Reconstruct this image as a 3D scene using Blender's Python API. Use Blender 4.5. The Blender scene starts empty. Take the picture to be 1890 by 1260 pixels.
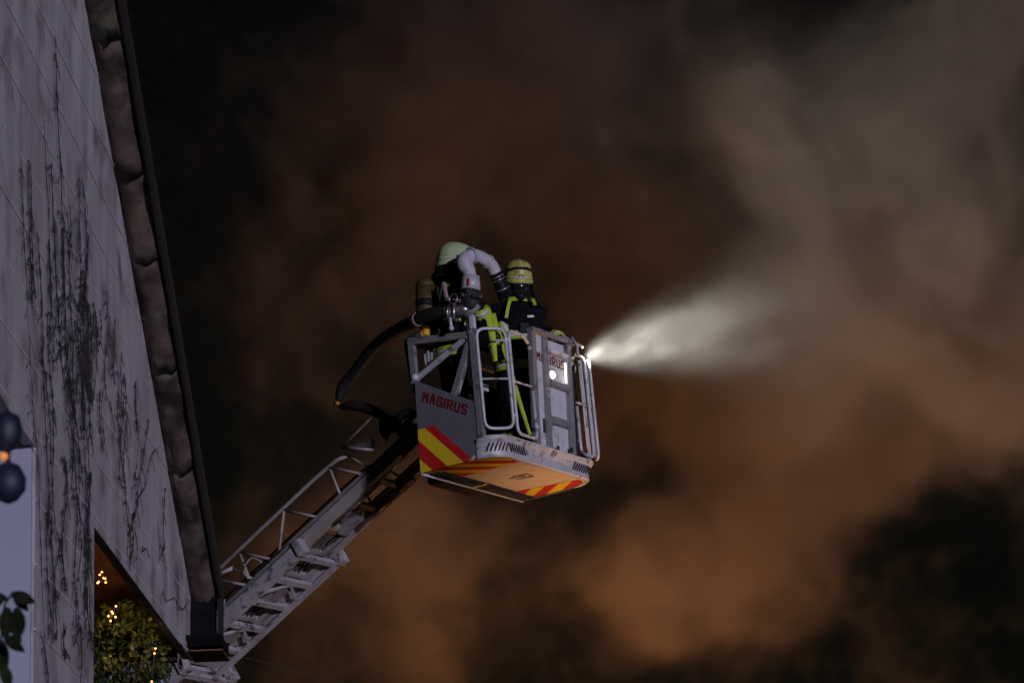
import bpy, bmesh, math, random
from mathutils import Vector, Matrix, noise
R = math.radians
random.seed(7)
scene = bpy.context.scene

# ------------------------------------------------------------------ camera
PITCH, ROLL, FPX = 15.8, -1.9, 6000.0
cam_d = bpy.data.cameras.new('camera')
cam = bpy.data.objects.new('camera', cam_d)
scene.collection.objects.link(cam)
fw = Vector((0, math.cos(R(PITCH)), math.sin(R(PITCH))))
r0 = Vector((1, 0, 0)); u0 = r0.cross(fw)
cr, sr = math.cos(R(ROLL)), math.sin(R(ROLL))
rt = r0 * cr + u0 * sr; up = u0 * cr - r0 * sr
CAM = Vector((0, 0, 1.6))
mw = Matrix((rt, up, -fw)).transposed().to_4x4(); mw.translation = CAM
cam.matrix_world = mw
cam_d.sensor_width = 36.0; cam_d.lens = 36.0 * FPX / 1890.0
cam_d.clip_start = 0.1; cam_d.clip_end = 3000
cam_d.dof.use_dof = True; cam_d.dof.focus_distance = 29.0; cam_d.dof.aperture_fstop = 12.0
scene.camera = cam

# ------------------------------------------------------------------ sky, sun, exposure
world = bpy.data.worlds.new('World'); scene.world = world; world.use_nodes = True
wn = world.node_tree; wn.nodes.clear()
wo = wn.nodes.new('ShaderNodeOutputWorld'); wb = wn.nodes.new('ShaderNodeBackground')
sk = wn.nodes.new('ShaderNodeTexSky'); sk.sky_type = 'NISHITA'; sk.sun_disc = False
SUN_EL, SUN_AZ = 1.5, 152.0          # a low dim cool light from the crews behind the camera
sk.sun_elevation = R(SUN_EL); sk.sun_rotation = R(SUN_AZ)
wb.inputs['Strength'].default_value = 0.002
wn.links.new(sk.outputs[0], wb.inputs[0]); wn.links.new(wb.outputs[0], wo.inputs[0])
sun_d = bpy.data.lights.new('sun', 'SUN'); sun_d.energy = 1.45; sun_d.angle = R(3); sun_d.color = (0.83, 0.79, 1.08)
sun = bpy.data.objects.new('sun', sun_d); scene.collection.objects.link(sun)
sdir = Vector((math.sin(R(SUN_AZ)) * math.cos(R(SUN_EL)), math.cos(R(SUN_AZ)) * math.cos(R(SUN_EL)), math.sin(R(SUN_EL))))
sun.rotation_euler = sdir.to_track_quat('Z', 'Y').to_euler()
vs = scene.view_settings
vs.view_transform = 'Standard'; vs.look = 'None'; vs.exposure = 0.0; vs.gamma = 1.0; vs.use_curve_mapping = False
cy = scene.cycles; STEP = 3.5
cy.use_denoising = True; cy.use_adaptive_sampling = True; cy.adaptive_threshold = 0.03
cy.max_bounces = 5; cy.volume_bounces = 0; cy.transparent_max_bounces = 12; cy.volume_max_steps = 256

def lamp(name, loc, energy, color, radius=0.5, kind='POINT', aim=None, size=40, blend=0.5):
    d = bpy.data.lights.new(name, kind); d.energy = energy; d.color = color; d.shadow_soft_size = radius
    o = bpy.data.objects.new(name, d); scene.collection.objects.link(o); o.location = loc
    if kind == 'SPOT':
        d.spot_size = R(size); d.spot_blend = blend
        o.rotation_euler = (Vector(aim) - Vector(loc)).to_track_quat('-Z', 'Y').to_euler()
    return o
# added lamps stand in for the unseen fire, lighting smoke and basket underside
FIRE = (1.0, 0.40, 0.125)
lamp('fire_stand_in', (-1.5, 41.0, 1.0), 2700, FIRE, 1.5, 'SPOT', (-1.5, 41.0, 20), 120, .5)
lamp('fire_stand_in', (4.0, 38.0, 1.0), 4000, FIRE, 1.5, 'SPOT', (4.5, 39.0, 20), 110, .5)
lamp('fire_stand_in', (2.8, 30.0, 0.8), 1900, (1.0, 0.52, 0.24), 0.5, 'SPOT', (0.75, 28.45, 8.3), 19, 1.0)  # added narrow spot, puts the warm light on the basket underside
lamp('fire_stand_in', (2.2, 31.0, 0.6), 90, (1.0, 0.50, 0.20), 0.6)

# ------------------------------------------------------------------ helpers
def link(o):
    scene.collection.objects.link(o); return o
def tag(o, label=None, cat=None, group=None, kind=None):
    if label: o['label'] = label
    if cat: o['category'] = cat
    if group: o['group'] = group
    if kind: o['kind'] = kind
    return o
def empty(name, mat4):
    o = bpy.data.objects.new(name, None); o.empty_display_size = 0.2; o.matrix_world = mat4; return link(o)

class MB:
    def __init__(s): s.v = []; s.f = []; s.sm = []
    def add(s, vs, fs, smooth=False):
        b = len(s.v); s.v += [tuple(p) for p in vs]
        for f in fs: s.f.append([b + i for i in f]); s.sm.append(smooth)
        return s
    def box(s, lo, hi, M=None, bev=0.0):
        (x0, y0, z0), (x1, y1, z1) = lo, hi
        if x0 > x1: x0, x1 = x1, x0
        if y0 > y1: y0, y1 = y1, y0
        if z0 > z1: z0, z1 = z1, z0
        if bev:
            b = min(bev, (x1-x0)*.45, (y1-y0)*.45, (z1-z0)*.45)
            bm = bmesh.new(); bmesh.ops.create_cube(bm, size=1)
            for v in bm.verts: v.co = Vector(((x0+x1)/2+v.co.x*(x1-x0), (y0+y1)/2+v.co.y*(y1-y0), (z0+z1)/2+v.co.z*(z1-z0)))
            bmesh.ops.bevel(bm, geom=bm.edges[:], offset=b, segments=2, affect='EDGES', profile=.6)
            bm.verts.index_update(); vs_ = [v.co.copy() for v in bm.verts]; fs_ = [[v.index for v in f.verts] for f in bm.faces]; bm.free()
        else:
            vs_ = [Vector(p) for p in ((x0,y0,z0),(x1,y0,z0),(x1,y1,z0),(x0,y1,z0),(x0,y0,z1),(x1,y0,z1),(x1,y1,z1),(x0,y1,z1))]
            fs_ = [(0,3,2,1),(4,5,6,7),(0,1,5,4),(1,2,6,5),(2,3,7,6),(3,0,4,7)]
        if M is not None: vs_ = [M @ v for v in vs_]
        return s.add(vs_, fs_)
    def bar(s, a, b, w, h, upv=(0,0,1)):
        a = Vector(a); b = Vector(b); d = (b-a); L = d.length; d.normalize()
        u = Vector(upv); sd = d.cross(u)
        if sd.length < 1e-4: u = Vector((1,0,0)); sd = d.cross(u)
        sd.normalize(); u = sd.cross(d)
        M = Matrix((d, sd, u)).transposed().to_4x4(); M.translation = a
        return s.box((0,-w/2,-h/2), (L,w/2,h/2), M)
    def tube(s, pts, r, n=8, closed=False):
        pts = [Vector(p) for p in pts]; N = len(pts)
        rs = r if isinstance(r, (list, tuple)) else [r]*N
        vs_ = []; ref = None
        for i, p in enumerate(pts):
            a = pts[(i-1) % N] if (closed or i > 0) else p
            b = pts[(i+1) % N] if (closed or i < N-1) else p
            t = (b-a).normalized()
            if ref is None:
                ref = Vector((0,0,1)) if abs(t.z) < .9 else Vector((1,0,0))
            ref = (ref - t*ref.dot(t))
            if ref.length < 1e-5: ref = t.orthogonal()
            ref.normalize(); bn = t.cross(ref)
            for k in range(n):
                an = 2*math.pi*k/n
                vs_.append(p + (ref*math.cos(an) + bn*math.sin(an))*rs[i])
        fs_ = []
        for i in range(N if closed else N-1):
            j = (i+1) % N
            for k in range(n):
                k2 = (k+1) % n
                fs_.append((i*n+k, i*n+k2, j*n+k2, j*n+k))
        s.add(vs_, fs_, True)
        if not closed:
            b = len(s.v)-len(vs_)
            s.f.append([b+k for k in range(n)][::-1]); s.sm.append(False)
            s.f.append([b+(N-1)*n+k for k in range(n)]); s.sm.append(False)
        return s
    def prism(s, poly, fn, t0, t1):
        """2-D polygon, fn(u, v, t) -> point, thickness from t0 to t1"""
        n = len(poly)
        vs_ = [fn(u, v, t0) for u, v in poly] + [fn(u, v, t1) for u, v in poly]
        fs_ = [list(range(n)), list(range(n, 2*n))[::-1]] + [(i, n+i, n+(i+1) % n, (i+1) % n) for i in range(n)]
        return s.add(vs_, fs_)
    def ball(s, c, rad, n=10, M=None):
        c = Vector(c); rad = Vector(rad) if hasattr(rad, '__len__') else Vector((rad,)*3)
        vs_ = [Vector((0,0,-1))]; m = max(4, n//2)
        for i in range(1, m):
            th = math.pi*i/m
            for k in range(n):
                a = 2*math.pi*k/n
                vs_.append(Vector((math.sin(th)*math.cos(a), math.sin(th)*math.sin(a), -math.cos(th))))
        vs_.append(Vector((0,0,1)))
        fs_ = [(0, 1+(k+1) % n, 1+k) for k in range(n)]
        for i in range(m-2):
            for k in range(n):
                k2 = (k+1) % n
                fs_.append((1+i*n+k, 1+i*n+k2, 1+(i+1)*n+k2, 1+(i+1)*n+k))
        T = len(vs_)-1; b = 1+(m-2)*n
        fs_ += [(b+k, b+(k+1) % n, T) for k in range(n)]
        out = []
        for v in vs_:
            p = Vector((v.x*rad.x, v.y*rad.y, v.z*rad.z))
            if M is not None: p = M @ p
            out.append(c+p)
        return s.add(out, fs_, True)
    def cone(s, a, ra, b, rb, n=12):
        return s.tube([a, b], [ra, rb], n)
    def capsule(s, a, ra, b, rb, n=12):
        s.cone(a, ra, b, rb, n); s.ball(a, ra, n); s.ball(b, rb, n); return s
    def mesh(s, name, m=None):
        me = bpy.data.meshes.new(name); me.from_pydata(s.v, [], s.f)
        bm = bmesh.new(); bm.from_mesh(me); bmesh.ops.recalc_face_normals(bm, faces=bm.faces[:]); bm.to_mesh(me); bm.free()
        if len(me.polygons) == len(s.sm): me.polygons.foreach_set('use_smooth', s.sm)
        if m: me.materials.append(m)
        me.update(); return me
    def build(s, name, m, parent=None):
        o = link(bpy.data.objects.new(name, s.mesh(name, m)))
        if parent is not None: o.parent = parent
        return o

def remesh(mb, name, m, voxel, parent=None, smooth=4):
    o = bpy.data.objects.new(name, mb.mesh(name, None)); link(o)
    md = o.modifiers.new('r', 'REMESH'); md.mode = 'VOXEL'; md.voxel_size = voxel; md.use_smooth_shade = True
    sm = o.modifiers.new('s', 'SMOOTH'); sm.factor = .5; sm.iterations = smooth
    dg = bpy.context.evaluated_depsgraph_get()
    me = bpy.data.meshes.new_from_object(o.evaluated_get(dg), depsgraph=dg)
    o.modifiers.clear(); old = o.data; o.data = me; bpy.data.meshes.remove(old); me.name = name
    me.materials.clear(); me.materials.append(m)
    me.polygons.foreach_set('use_smooth', [True]*len(me.polygons))
    if parent is not None: o.parent = parent
    return o

def clip(poly, a, b, c):
    """keep a*x+b*y <= c"""
    out = []
    for i in range(len(poly)):
        p, q = poly[i], poly[(i+1) % len(poly)]
        dp, dq = a*p[0]+b*p[1]-c, a*q[0]+b*q[1]-c
        if dp <= 0: out.append(p)
        if dp*dq < 0:
            t = dp/(dp-dq); out.append((p[0]+(q[0]-p[0])*t, p[1]+(q[1]-p[1])*t))
    return out

def spline(pts, k=6):
    pts = [Vector(p) for p in pts]; out = []
    for i in range(len(pts)-1):
        p0 = pts[max(i-1, 0)]; p1 = pts[i]; p2 = pts[i+1]; p3 = pts[min(i+2, len(pts)-1)]
        for j in range(k):
            t = j/k
            out.append(.5*((2*p1)+(p2-p0)*t+(2*p0-5*p1+4*p2-p3)*t*t+(3*p1-p0-3*p2+p3)*t**3))
    out.append(pts[-1]); return out

def rround(pts, rad, k=5, closed=True):
    """round the corners of a polyline"""
    pts = [Vector(p) for p in pts]; out = []; N = len(pts)
    for i in range(N):
        if not closed and i in (0, N-1): out.append(pts[i]); continue
        a, p, b = pts[i-1], pts[i], pts[(i+1) % N]
        da = (a-p); db = (b-p); r = min(rad, da.length*.48, db.length*.48)
        s0 = p+da.normalized()*r; s1 = p+db.normalized()*r
        for j in range(k+1):
            t = j/k; out.append(s0*(1-t)**2+p*2*t*(1-t)+s1*t*t)
    return out

# ------------------------------------------------------------------ materials
def material(name, col, rough=.6, metal=0., var=.12, scale=6., col2=None, bump=0., bscale=40., spots=None, stretch=None, spec=.5, emit=None, estr=0., mix_lo=.35, mix_hi=.7):
    m = bpy.data.materials.new(name); m.use_nodes = True; nt = m.node_tree; N = nt.nodes; L = nt.links
    b = N['Principled BSDF']; b.inputs['Roughness'].default_value = rough; b.inputs['Metallic'].default_value = metal
    b.inputs['Specular IOR Level'].default_value = spec
    tc = N.new('ShaderNodeTexCoord'); src = tc.outputs['Object']
    if stretch:
        mp = N.new('ShaderNodeMapping'); mp.inputs['Scale'].default_value = stretch; L.new(src, mp.inputs[0]); src = mp.outputs[0]
    nz = N.new('ShaderNodeTexNoise'); nz.inputs['Scale'].default_value = scale; nz.inputs['Detail'].default_value = 5; nz.inputs['Roughness'].default_value = .6
    L.new(src, nz.inputs['Vector'])
    rp = N.new('ShaderNodeValToRGB'); rp.color_ramp.elements[0].position = mix_lo; rp.color_ramp.elements[1].position = mix_hi
    c = Vector(col)
    lo = Vector(col2) if col2 else c*(1-var); hi = c if col2 else c*(1+var)
    rp.color_ramp.elements[0].color = (*lo, 1); rp.color_ramp.elements[1].color = (*hi, 1)
    L.new(nz.outputs['Fac'], rp.inputs[0]); out = rp.outputs[0]
    if spots:
        n2 = N.new('ShaderNodeTexNoise'); n2.inputs['Scale'].default_value = spots[1]; n2.inputs['Detail'].default_value = 6; L.new(tc.outputs['Object'], n2.inputs['Vector'])
        r2 = N.new('ShaderNodeMapRange'); r2.inputs[1].default_value = spots[2]; r2.inputs[2].default_value = spots[2]+spots[3]; L.new(n2.outputs['Fac'], r2.inputs[0])
        mx = N.new('ShaderNodeMix'); mx.data_type = 'RGBA'; L.new(r2.outputs[0], mx.inputs[0]); L.new(out, mx.inputs[6]); mx.inputs[7].default_value = (*spots[0], 1); out = mx.outputs[2]
    L.new(out, b.inputs['Base Color'])
    rr = N.new('ShaderNodeMapRange'); rr.inputs[3].default_value = max(0.03, rough-.1); rr.inputs[4].default_value = min(1, rough+.12); L.new(nz.outputs['Fac'], rr.inputs[0]); L.new(rr.outputs[0], b.inputs['Roughness'])
    if bump:
        n3 = N.new('ShaderNodeTexNoise'); n3.inputs['Scale'].default_value = bscale; n3.inputs['Detail'].default_value = 4; L.new(src, n3.inputs['Vector'])
        bp = N.new('ShaderNodeBump'); bp.inputs['Strength'].default_value = bump; bp.inputs['Distance'].default_value = .02; L.new(n3.outputs['Fac'], bp.inputs['Height']); L.new(bp.outputs[0], b.inputs['Normal'])
    if emit:
        b.inputs['Emission Color'].default_value = (*emit, 1); b.inputs['Emission Strength'].default_value = estr
    return m

MT = {}
MT['wall'] = material('white_cladding', (.60, .565, .575), .75, var=.08, scale=2.6, col2=(.33, .305, .31), spots=((.13, .115, .115), 3.1, .53, .22), bump=.4, bscale=30, stretch=(1.6, 1.6, .45), mix_lo=.3, mix_hi=.72)
MT['pier'] = material('pale_blue_render', (.36, .38, .46), .8, var=.05, scale=3, bump=.1, bscale=80)
MT['joint'] = material('pale_lit_edge', (.80, .78, .78), .5, var=.15, scale=9)  # paler than the cladding, the lip's lit edge put into the colour
MT['verge'] = material('weathered_verge', (.17, .115, .085), .85, col2=(.018, .011, .009), scale=3.8, spots=((.13, .13, .08), 5, .56, .15), bump=.6, bscale=9, mix_lo=.38, mix_hi=.66, stretch=(1, 1, 1))
MT['dark_wood'] = material('dark_board', (.013, .010, .009), .9, var=.4, scale=5, bump=.3, bscale=20)
MT['black_box'] = material('black_end_box', (.008, .007, .008), .9, var=.4, scale=20, spec=.1)
MT['tile'] = material('roof_tile', (.035, .024, .020), .85, var=.3, scale=5, bump=.3)
MT['timber'] = material('warm_timber', (.20, .09, .035), .7, col2=(.10, .042, .018), scale=4, bump=.4, bscale=18, stretch=(6, 1, 6))
MT['vine'] = material('dead_vine_bark', (.022, .018, .018), .9, var=.4, scale=30, bump=.4)
MT['vine_red'] = material('russet_vine_bark', (.06, .034, .025), .9, var=.4, scale=30, bump=.4)
MT['alu'] = material('aluminium_paint', (.56, .55, .56), .45, metal=.15, var=.1, scale=8, spots=((.20, .17, .16), 11, .56, .1))
MT['ladder'] = material('ladder_grey_paint', (.44, .42, .43), .45, metal=.1, var=.2, scale=5, spots=((.13, .11, .10), 9, .54, .12))
MT['olive'] = material('ladder_bronze_paint', (.36, .325, .29), .5, var=.15, scale=5, spots=((.12, .10, .08), 7, .55, .15))
MT['steel'] = material('grey_frame_steel', (.26, .25, .25), .5, metal=.2, var=.15, scale=10, spots=((.12, .10, .10), 12, .58, .12))
MT['panel'] = material('grey_side_panel', (.15, .15, .16), .55, var=.06, scale=4, spots=((.115, .11, .115), 6, .58, .15))
MT['white_panel'] = material('white_panel', (.62, .61, .63), .5, var=.05, scale=5, spots=((.33, .30, .29), 9, .56, .14))
MT['under'] = material('underfloor_plate', (.62, .52, .44), .6, var=.06, scale=5, spots=((.42, .33, .26), 6, .6, .15))
MT['yellow'] = material('reflective_yellow', (.82, .58, .02), .45, var=.06, scale=9)
MT['red'] = material('reflective_red', (.55, .02, .02), .45, var=.1, scale=9)
MT['letter'] = material('red_lettering', (.15, .012, .015), .5, var=.1, scale=9)
MT['dark'] = material('dark_interior', (.022, .02, .02), .7, var=.3, scale=6)
MT['rubber'] = material('black_hose_rubber', (.016, .014, .013), .55, var=.3, scale=30, bump=.15, bscale=60)
MT['pink'] = material('pale_hose_band', (.42, .26, .26), .7, var=.1, scale=20)
MT['monitor'] = material('pale_monitor_paint', (.52, .50, .53), .35, var=.08, scale=12, spots=((.40, .38, .39), 20, .6, .15))
MT['chrome'] = material('worn_metal', (.45, .40, .40), .3, metal=.8, var=.2, scale=20)
MT['lime'] = material('lime_webbing', (.42, .60, .03), .75, var=.15, scale=14, bump=.3, bscale=60)
MT['jacket'] = material('black_turnout_cloth', (.005, .005, .006), .85, var=.3, scale=12, bump=.8, bscale=14, spec=.15)
MT['lime_tape'] = material('lime_reflective_tape', (.40, .58, .03), .6, var=.2, scale=20)
MT['silver_tape'] = material('silver_reflective_tape', (.62, .62, .58), .4, var=.15, scale=20)
MT['helmet'] = material('pale_green_helmet', (.42, .52, .27), .35, var=.06, scale=9, spots=((.28, .32, .2), 16, .62, .1))
MT['helmet_y'] = material('yellow_green_helmet', (.48, .46, .12), .4, var=.1, scale=9, spots=((.2, .17, .06), 12, .58, .1))
MT['black'] = material('black_rubber_mask', (.009, .009, .010), .6, var=.3, scale=20, spec=.25)
MT['visor'] = material('dark_visor', (.015, .014, .018), .08, var=.2, scale=4, spec=.8)
MT['cylinder'] = material('yellow_air_cylinder', (.075, .05, .012), .6, var=.25, scale=9)
MT['amber'] = material('amber_cap', (.75, .42, .03), .5, var=.1, scale=12)
MT['skin'] = material('skin', (.45, .28, .2), .6, var=.1)
MT['leaf'] = material('bush_leaf', (.10, .11, .012), .6, var=.5, scale=9, col2=(.008, .022, .004), mix_lo=.45, mix_hi=.68)
MT['leaf2'] = material('vine_leaf', (.015, .020, .007), .9, var=.4, scale=20, spec=.1)
MT['bark'] = material('bark', (.09, .06, .04), .9, var=.3, scale=20)
MT['ground'] = material('asphalt', (.05, .05, .05), .9, var=.2, scale=2, bump=.2)
MT['globe'] = material('blue_reflection_glass', (.003, .009, .030), .6, var=.3, scale=6, spec=.9)  # reflected blue police light painted into the dark glass colour
MT['bulb'] = material('lit_orange_bulb', (.9, .4, .1), .4, emit=(1, .30, .05), estr=.42)
MT['fairy'] = material('fairy_bulb', (1, .6, .25), .4, emit=(1, .45, .13), estr=2.6)
MT['led'] = material('lit_work_lamp', (1, 1, 1), .4, emit=(1, .93, .8), estr=8)
MT['led_strip'] = material('lit_lamp_strip', (1, 1, 1), .4, emit=(1, .9, .75), estr=2.2)
MT['cloth_blue'] = material('pale_blue_cloth', (.30, .42, .48), .7, var=.2, scale=12)
MT['red_hose'] = material('red_cable', (.5, .05, .02), .4, var=.1)

# ------------------------------------------------------------------ ground
g = MB(); g.box((-400, -400, -.5), (400, 600, 0)); o = g.build('ground', MT['ground']); tag(o, kind='structure')

# ------------------------------------------------------------------ house: gable wall seen along its length
WAZ = R(1.5)
WD = Vector((math.sin(WAZ), math.cos(WAZ), 0)); WN = Vector((math.cos(WAZ), -math.sin(WAZ), 0)); WOFF = -2.5
def W(s, z, off=0.): return WD*s + WN*(WOFF+off) + Vector((0, 0, z))
def ray(px, py): return (fw + rt*((px-945)/FPX) - up*((py-630)/FPX))
def on_wall(px, py, off=0.):
    v = ray(px, py); t = (WOFF+off-CAM.dot(WN))/v.dot(WN); P = CAM+v*t; return P.dot(WD), P.z
RIDGE_S = 10.0
def verge(s): return 7.79-.561*(s-15.23) if s >= RIDGE_S else verge(RIDGE_S)-.561*(RIDGE_S-s)
S_TIP, Z_BOT = 19.32, 5.15
house_M = Matrix.Translation(W(15.0, 0, -.1))
house = empty('house', house_M)
tag(house, 'white clad gable house with weathered dark roof verge and vine stems', 'house')
HI = house_M.inverted()
def hb(mb, name, m, parent=house):
    mb.v = [tuple(HI @ Vector(v)) for v in mb.v]
    return mb.build(name, m, parent)
# structural wall core and pier
outline = [(1.0, Z_BOT), (S_TIP, Z_BOT), (S_TIP, 5.53), (19.26, verge(19.26)), (RIDGE_S, verge(RIDGE_S)), (1.0, verge(1.0))]
mb = MB(); mb.prism([(a, b+(.012 if b == Z_BOT else 0)) for a, b in outline], lambda u, v, t: W(u, v, t), -.055, -.014); hb(mb, 'wall', MT['pier'])
mb = MB(); mb.prism([(13.955, 0), (15.575, 0), (15.575, Z_BOT+.008), (13.955, Z_BOT+.008)], lambda u, v, t: W(u, v, t), -1.6, -.0135); hb(mb, 'pier', MT['pier'])
# cladding rows
ROW = .29
for k in range(-18, 17):
    z0 = 5.205+ROW*(k-1) if k != 0 else 5.205-ROW; z1 = z0+ROW
    for part in ('gable', 'pier'):
        if part == 'gable':
            poly = [(1.0, z0), (S_TIP, z0), (S_TIP, z1), (1.0, z1)]
            poly = clip(poly, 0, -1, -Z_BOT)
            if not poly: continue
            poly = clip(poly, .561, 1, 7.79+.561*15.23)
            if poly: poly = clip(poly, -.561, 1, verge(RIDGE_S)-.561*RIDGE_S)
        else:
            poly = clip([(13.95, max(z0, 0)), (15.59, max(z0, 0)), (15.59, z1), (13.95, z1)], 0, 1, Z_BOT)
            if z1 <= 0: continue
        if len(poly) < 3: continue
        zs = [p[1] for p in poly]
        if max(zs)-min(zs) < .02: continue
        j = random.uniform(-.002, .002)
        mb = MB(); mb.prism(poly, lambda u, v, t: W(u, v, t), -.012, .002+j); hb(mb, 'cladding_panel', MT['wall'])
        # pale strip painting the lit lip at the joint above the row
        zt = max(zs)
        if zt >= z1-.001:
            ss = sorted(p[0] for p in poly if p[1] >= zt-.001)
            if len(ss) > 1 and ss[-1]-ss[0] > .1:
                mb = MB(); mb.prism([(ss[0]+.01, zt-.004), (ss[-1]-.03, zt-.004), (ss[-1]-.03, zt+.002), (ss[0]+.01, zt+.002)], lambda u, v, t: W(u, v, t), -.008, .0065); hb(mb, 'lit_edge_strip', MT['joint'])
# verge: weathered soffit pieces, black strip painting the gap's shade, outer barge edge
def VP(a, off, h=0.):  # a: arc length down the slope from the ridge
    s = RIDGE_S+a*math.cos(math.atan(.561)); return W(s, verge(s)+h, off)
LA = (S_TIP+.02-RIDGE_S)/math.cos(math.atan(.561))
cuts = [0]
while cuts[-1] < LA-.5: cuts.append(cuts[-1]+random.uniform(.45, 1.15))
cuts[-1] = LA
for i in range(len(cuts)-1):
    a0, a1 = cuts[i], cuts[i+1]
    mb = MB(); n = 7; m_ = 9; vs_ = []; fs_ = []; sd = random.random()*50; lift = random.uniform(-.006, .006)
    for top in (0, 1):
        for p in range(m_):
            for q in range(n):
                a = a0+(a1-a0)*p/(m_-1)*.995; w = q/(n-1)
                bulge = -.045*math.sin(math.pi*min(1, w*1.05)) - .010*random.random()*(p == m_-1) - .006*(p/(m_-1)) + .03*noise.noise(Vector((a*4, w*5, sd)))
                off = .004+w*(.155+.012*noise.noise(Vector((a*3, 7, sd))))
                vs_.append(VP(a, off, (bulge+lift) if not top else .05))
    I = lambda t, p, q: t*m_*n+p*n+q
    for p in range(m_-1):
        for q in range(n-1):
            fs_.append((I(0,p,q), I(0,p,q+1), I(0,p+1,q+1), I(0,p+1,q))); fs_.append((I(1,p,q), I(1,p+1,q), I(1,p+1,q+1), I(1,p,q+1)))
    for p in range(m_-1):
        fs_ += [(I(0,p,0), I(0,p+1,0), I(1,p+1,0), I(1,p,0)), (I(0,p,n-1), I(1,p,n-1), I(1,p+1,n-1), I(0,p+1,n-1))]
    for q in range(n-1):
        fs_ += [(I(0,0,q), I(1,0,q), I(1,0,q+1), I(0,0,q+1)), (I(0,m_-1,q), I(0,m_-1,q+1), I(1,m_-1,q+1), I(1,m_-1,q))]
    mb.add(vs_, fs_, True); hb(mb, 'verge_tile', MT['verge'])
mb = MB(); N_ = 40; 
for (o0, o1, h0, h1, nm, mt) in ((.14, .18, .035, .055, 'gap_shade', 'black_box'), (.166, .192, -.03, .05, 'barge_edge', 'dark_wood')):
    mb = MB(); vs_ = []; fs_ = []
    for p in range(N_+1):
        a = LA*p/N_; wob = .008*noise.noise(Vector((a*2.3, 3, o0*10)))
        vs_ += [VP(a, o0+wob, h0+wob), VP(a, o1+wob, h0+wob), VP(a, o1+wob, h1), VP(a, o0+wob, h1)]
    for p in range(N_):
        b = 4*p
        for k in range(4): fs_.append((b+k, b+(k+1) % 4, b+4+(k+1) % 4, b+4+k))
    fs_ += [(0, 1, 2, 3), (4*N_, 4*N_+1, 4*N_+2, 4*N_+3)]
    mb.add(vs_, fs_, True); hb(mb, nm, MT[mt])
mb = MB(); mb.prism([(19.22, 5.237), (S_TIP+.015, 5.237), (S_TIP+.015, 5.49), (19.24, 5.56)], lambda u, v, t: W(u, v, t), .006, .15); hb(mb, 'verge_end', MT['black_box'])
mb = MB(); mb.prism([(19.24, 5.237), (S_TIP+.012, 5.237), (S_TIP+.012, 5.50), (19.24, 5.56)], lambda u, v, t: W(u, v, t), .166, .192); hb(mb, 'barge_end', MT['dark_wood'])
# boxed end at the eaves
mb = MB(); mb.prism([(19.0, 5.25), (S_TIP+.06, 5.235), (S_TIP+.06, 5.165), (19.05, 5.19)], lambda u, v, t: W(u, v, t), .006, .215); eb = hb(mb, 'eaves_box', MT['black_box'])
mb = MB(); mb.prism([(19.03, 5.155), (S_TIP+.08, 5.155), (S_TIP+.08, 5.164), (19.03, 5.164)], lambda u, v, t: W(u, v, t), .004, .22); hb(mb, 'eaves_trim', MT['timber'])
# roof planes
for sgn in (1, -1):
    mb = MB()
    e = (S_TIP+.1) if sgn > 0 else (2*RIDGE_S-S_TIP-.1)
    mb.prism([(RIDGE_S, verge(RIDGE_S)+.08), (e, verge(e)+.08), (e, verge(e)+.16), (RIDGE_S, verge(RIDGE_S)+.16)], lambda u, v, t: W(u, v, t), -7.0, .186); hb(mb, 'roof', MT['tile'])
# open porch behind the jutting wall: sloping timber lining, rafters, eaves boards
for k in range(12):
    s0 = 15.6+k*.31
    mb = MB(); mb.prism([(s0, verge(s0)-.05), (s0+.30, verge(s0+.30)-.05), (s0+.30, verge(s0+.30)-.02), (s0, verge(s0)-.02)], lambda u, v, t: W(u, v, t), -3.2, -.07); hb(mb, 'roof_board', MT['timber'])
for k in range(4):
    o0 = -.20-k*.42
    mb = MB(); mb.prism([(15.6, verge(15.6)-.20), (19.25, verge(19.25)-.20), (19.25, verge(19.25)-.053), (15.6, verge(15.6)-.053)], lambda u, v, t: W(u, v, t), o0-.08, o0); hb(mb, 'rafter', MT['timber'])
for k in range(2):
    mb = MB(); mb.prism([(19.12, 5.12+k*.13), (19.20, 5.12+k*.13), (19.20, 5.245+k*.13), (19.12, 5.245+k*.13)], lambda u, v, t: W(u, v, t), -3.0, -.07-.02*k); hb(mb, 'eaves_board', MT['dark_wood'] if k == 0 else MT['timber'])
mb = MB(); mb.prism([(1.0, 0), (13.94, 0), (13.94, Z_BOT), (1.0, Z_BOT)], lambda u, v, t: W(u, v, t), -2.1, -1.7); hb(mb, 'back_wall', MT['pier'])
# pipes on the end face of the pier
for x0, r_ in ((-.30, .017), (-.235, .008)):
    mb = MB(); mb.tube([W(13.93, .1, x0), W(13.93, 4.95, x0)], r_, 8); o = mb.build('rain_pipe' if r_ > .01 else 'wall_cable', MT['dark'])
    tag(o, 'slim dark pipe running up the white pier end' if r_ > .01 else 'thin dark cable beside the pipe on the white pier', 'pipe' if r_ > .01 else 'cable')

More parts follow.
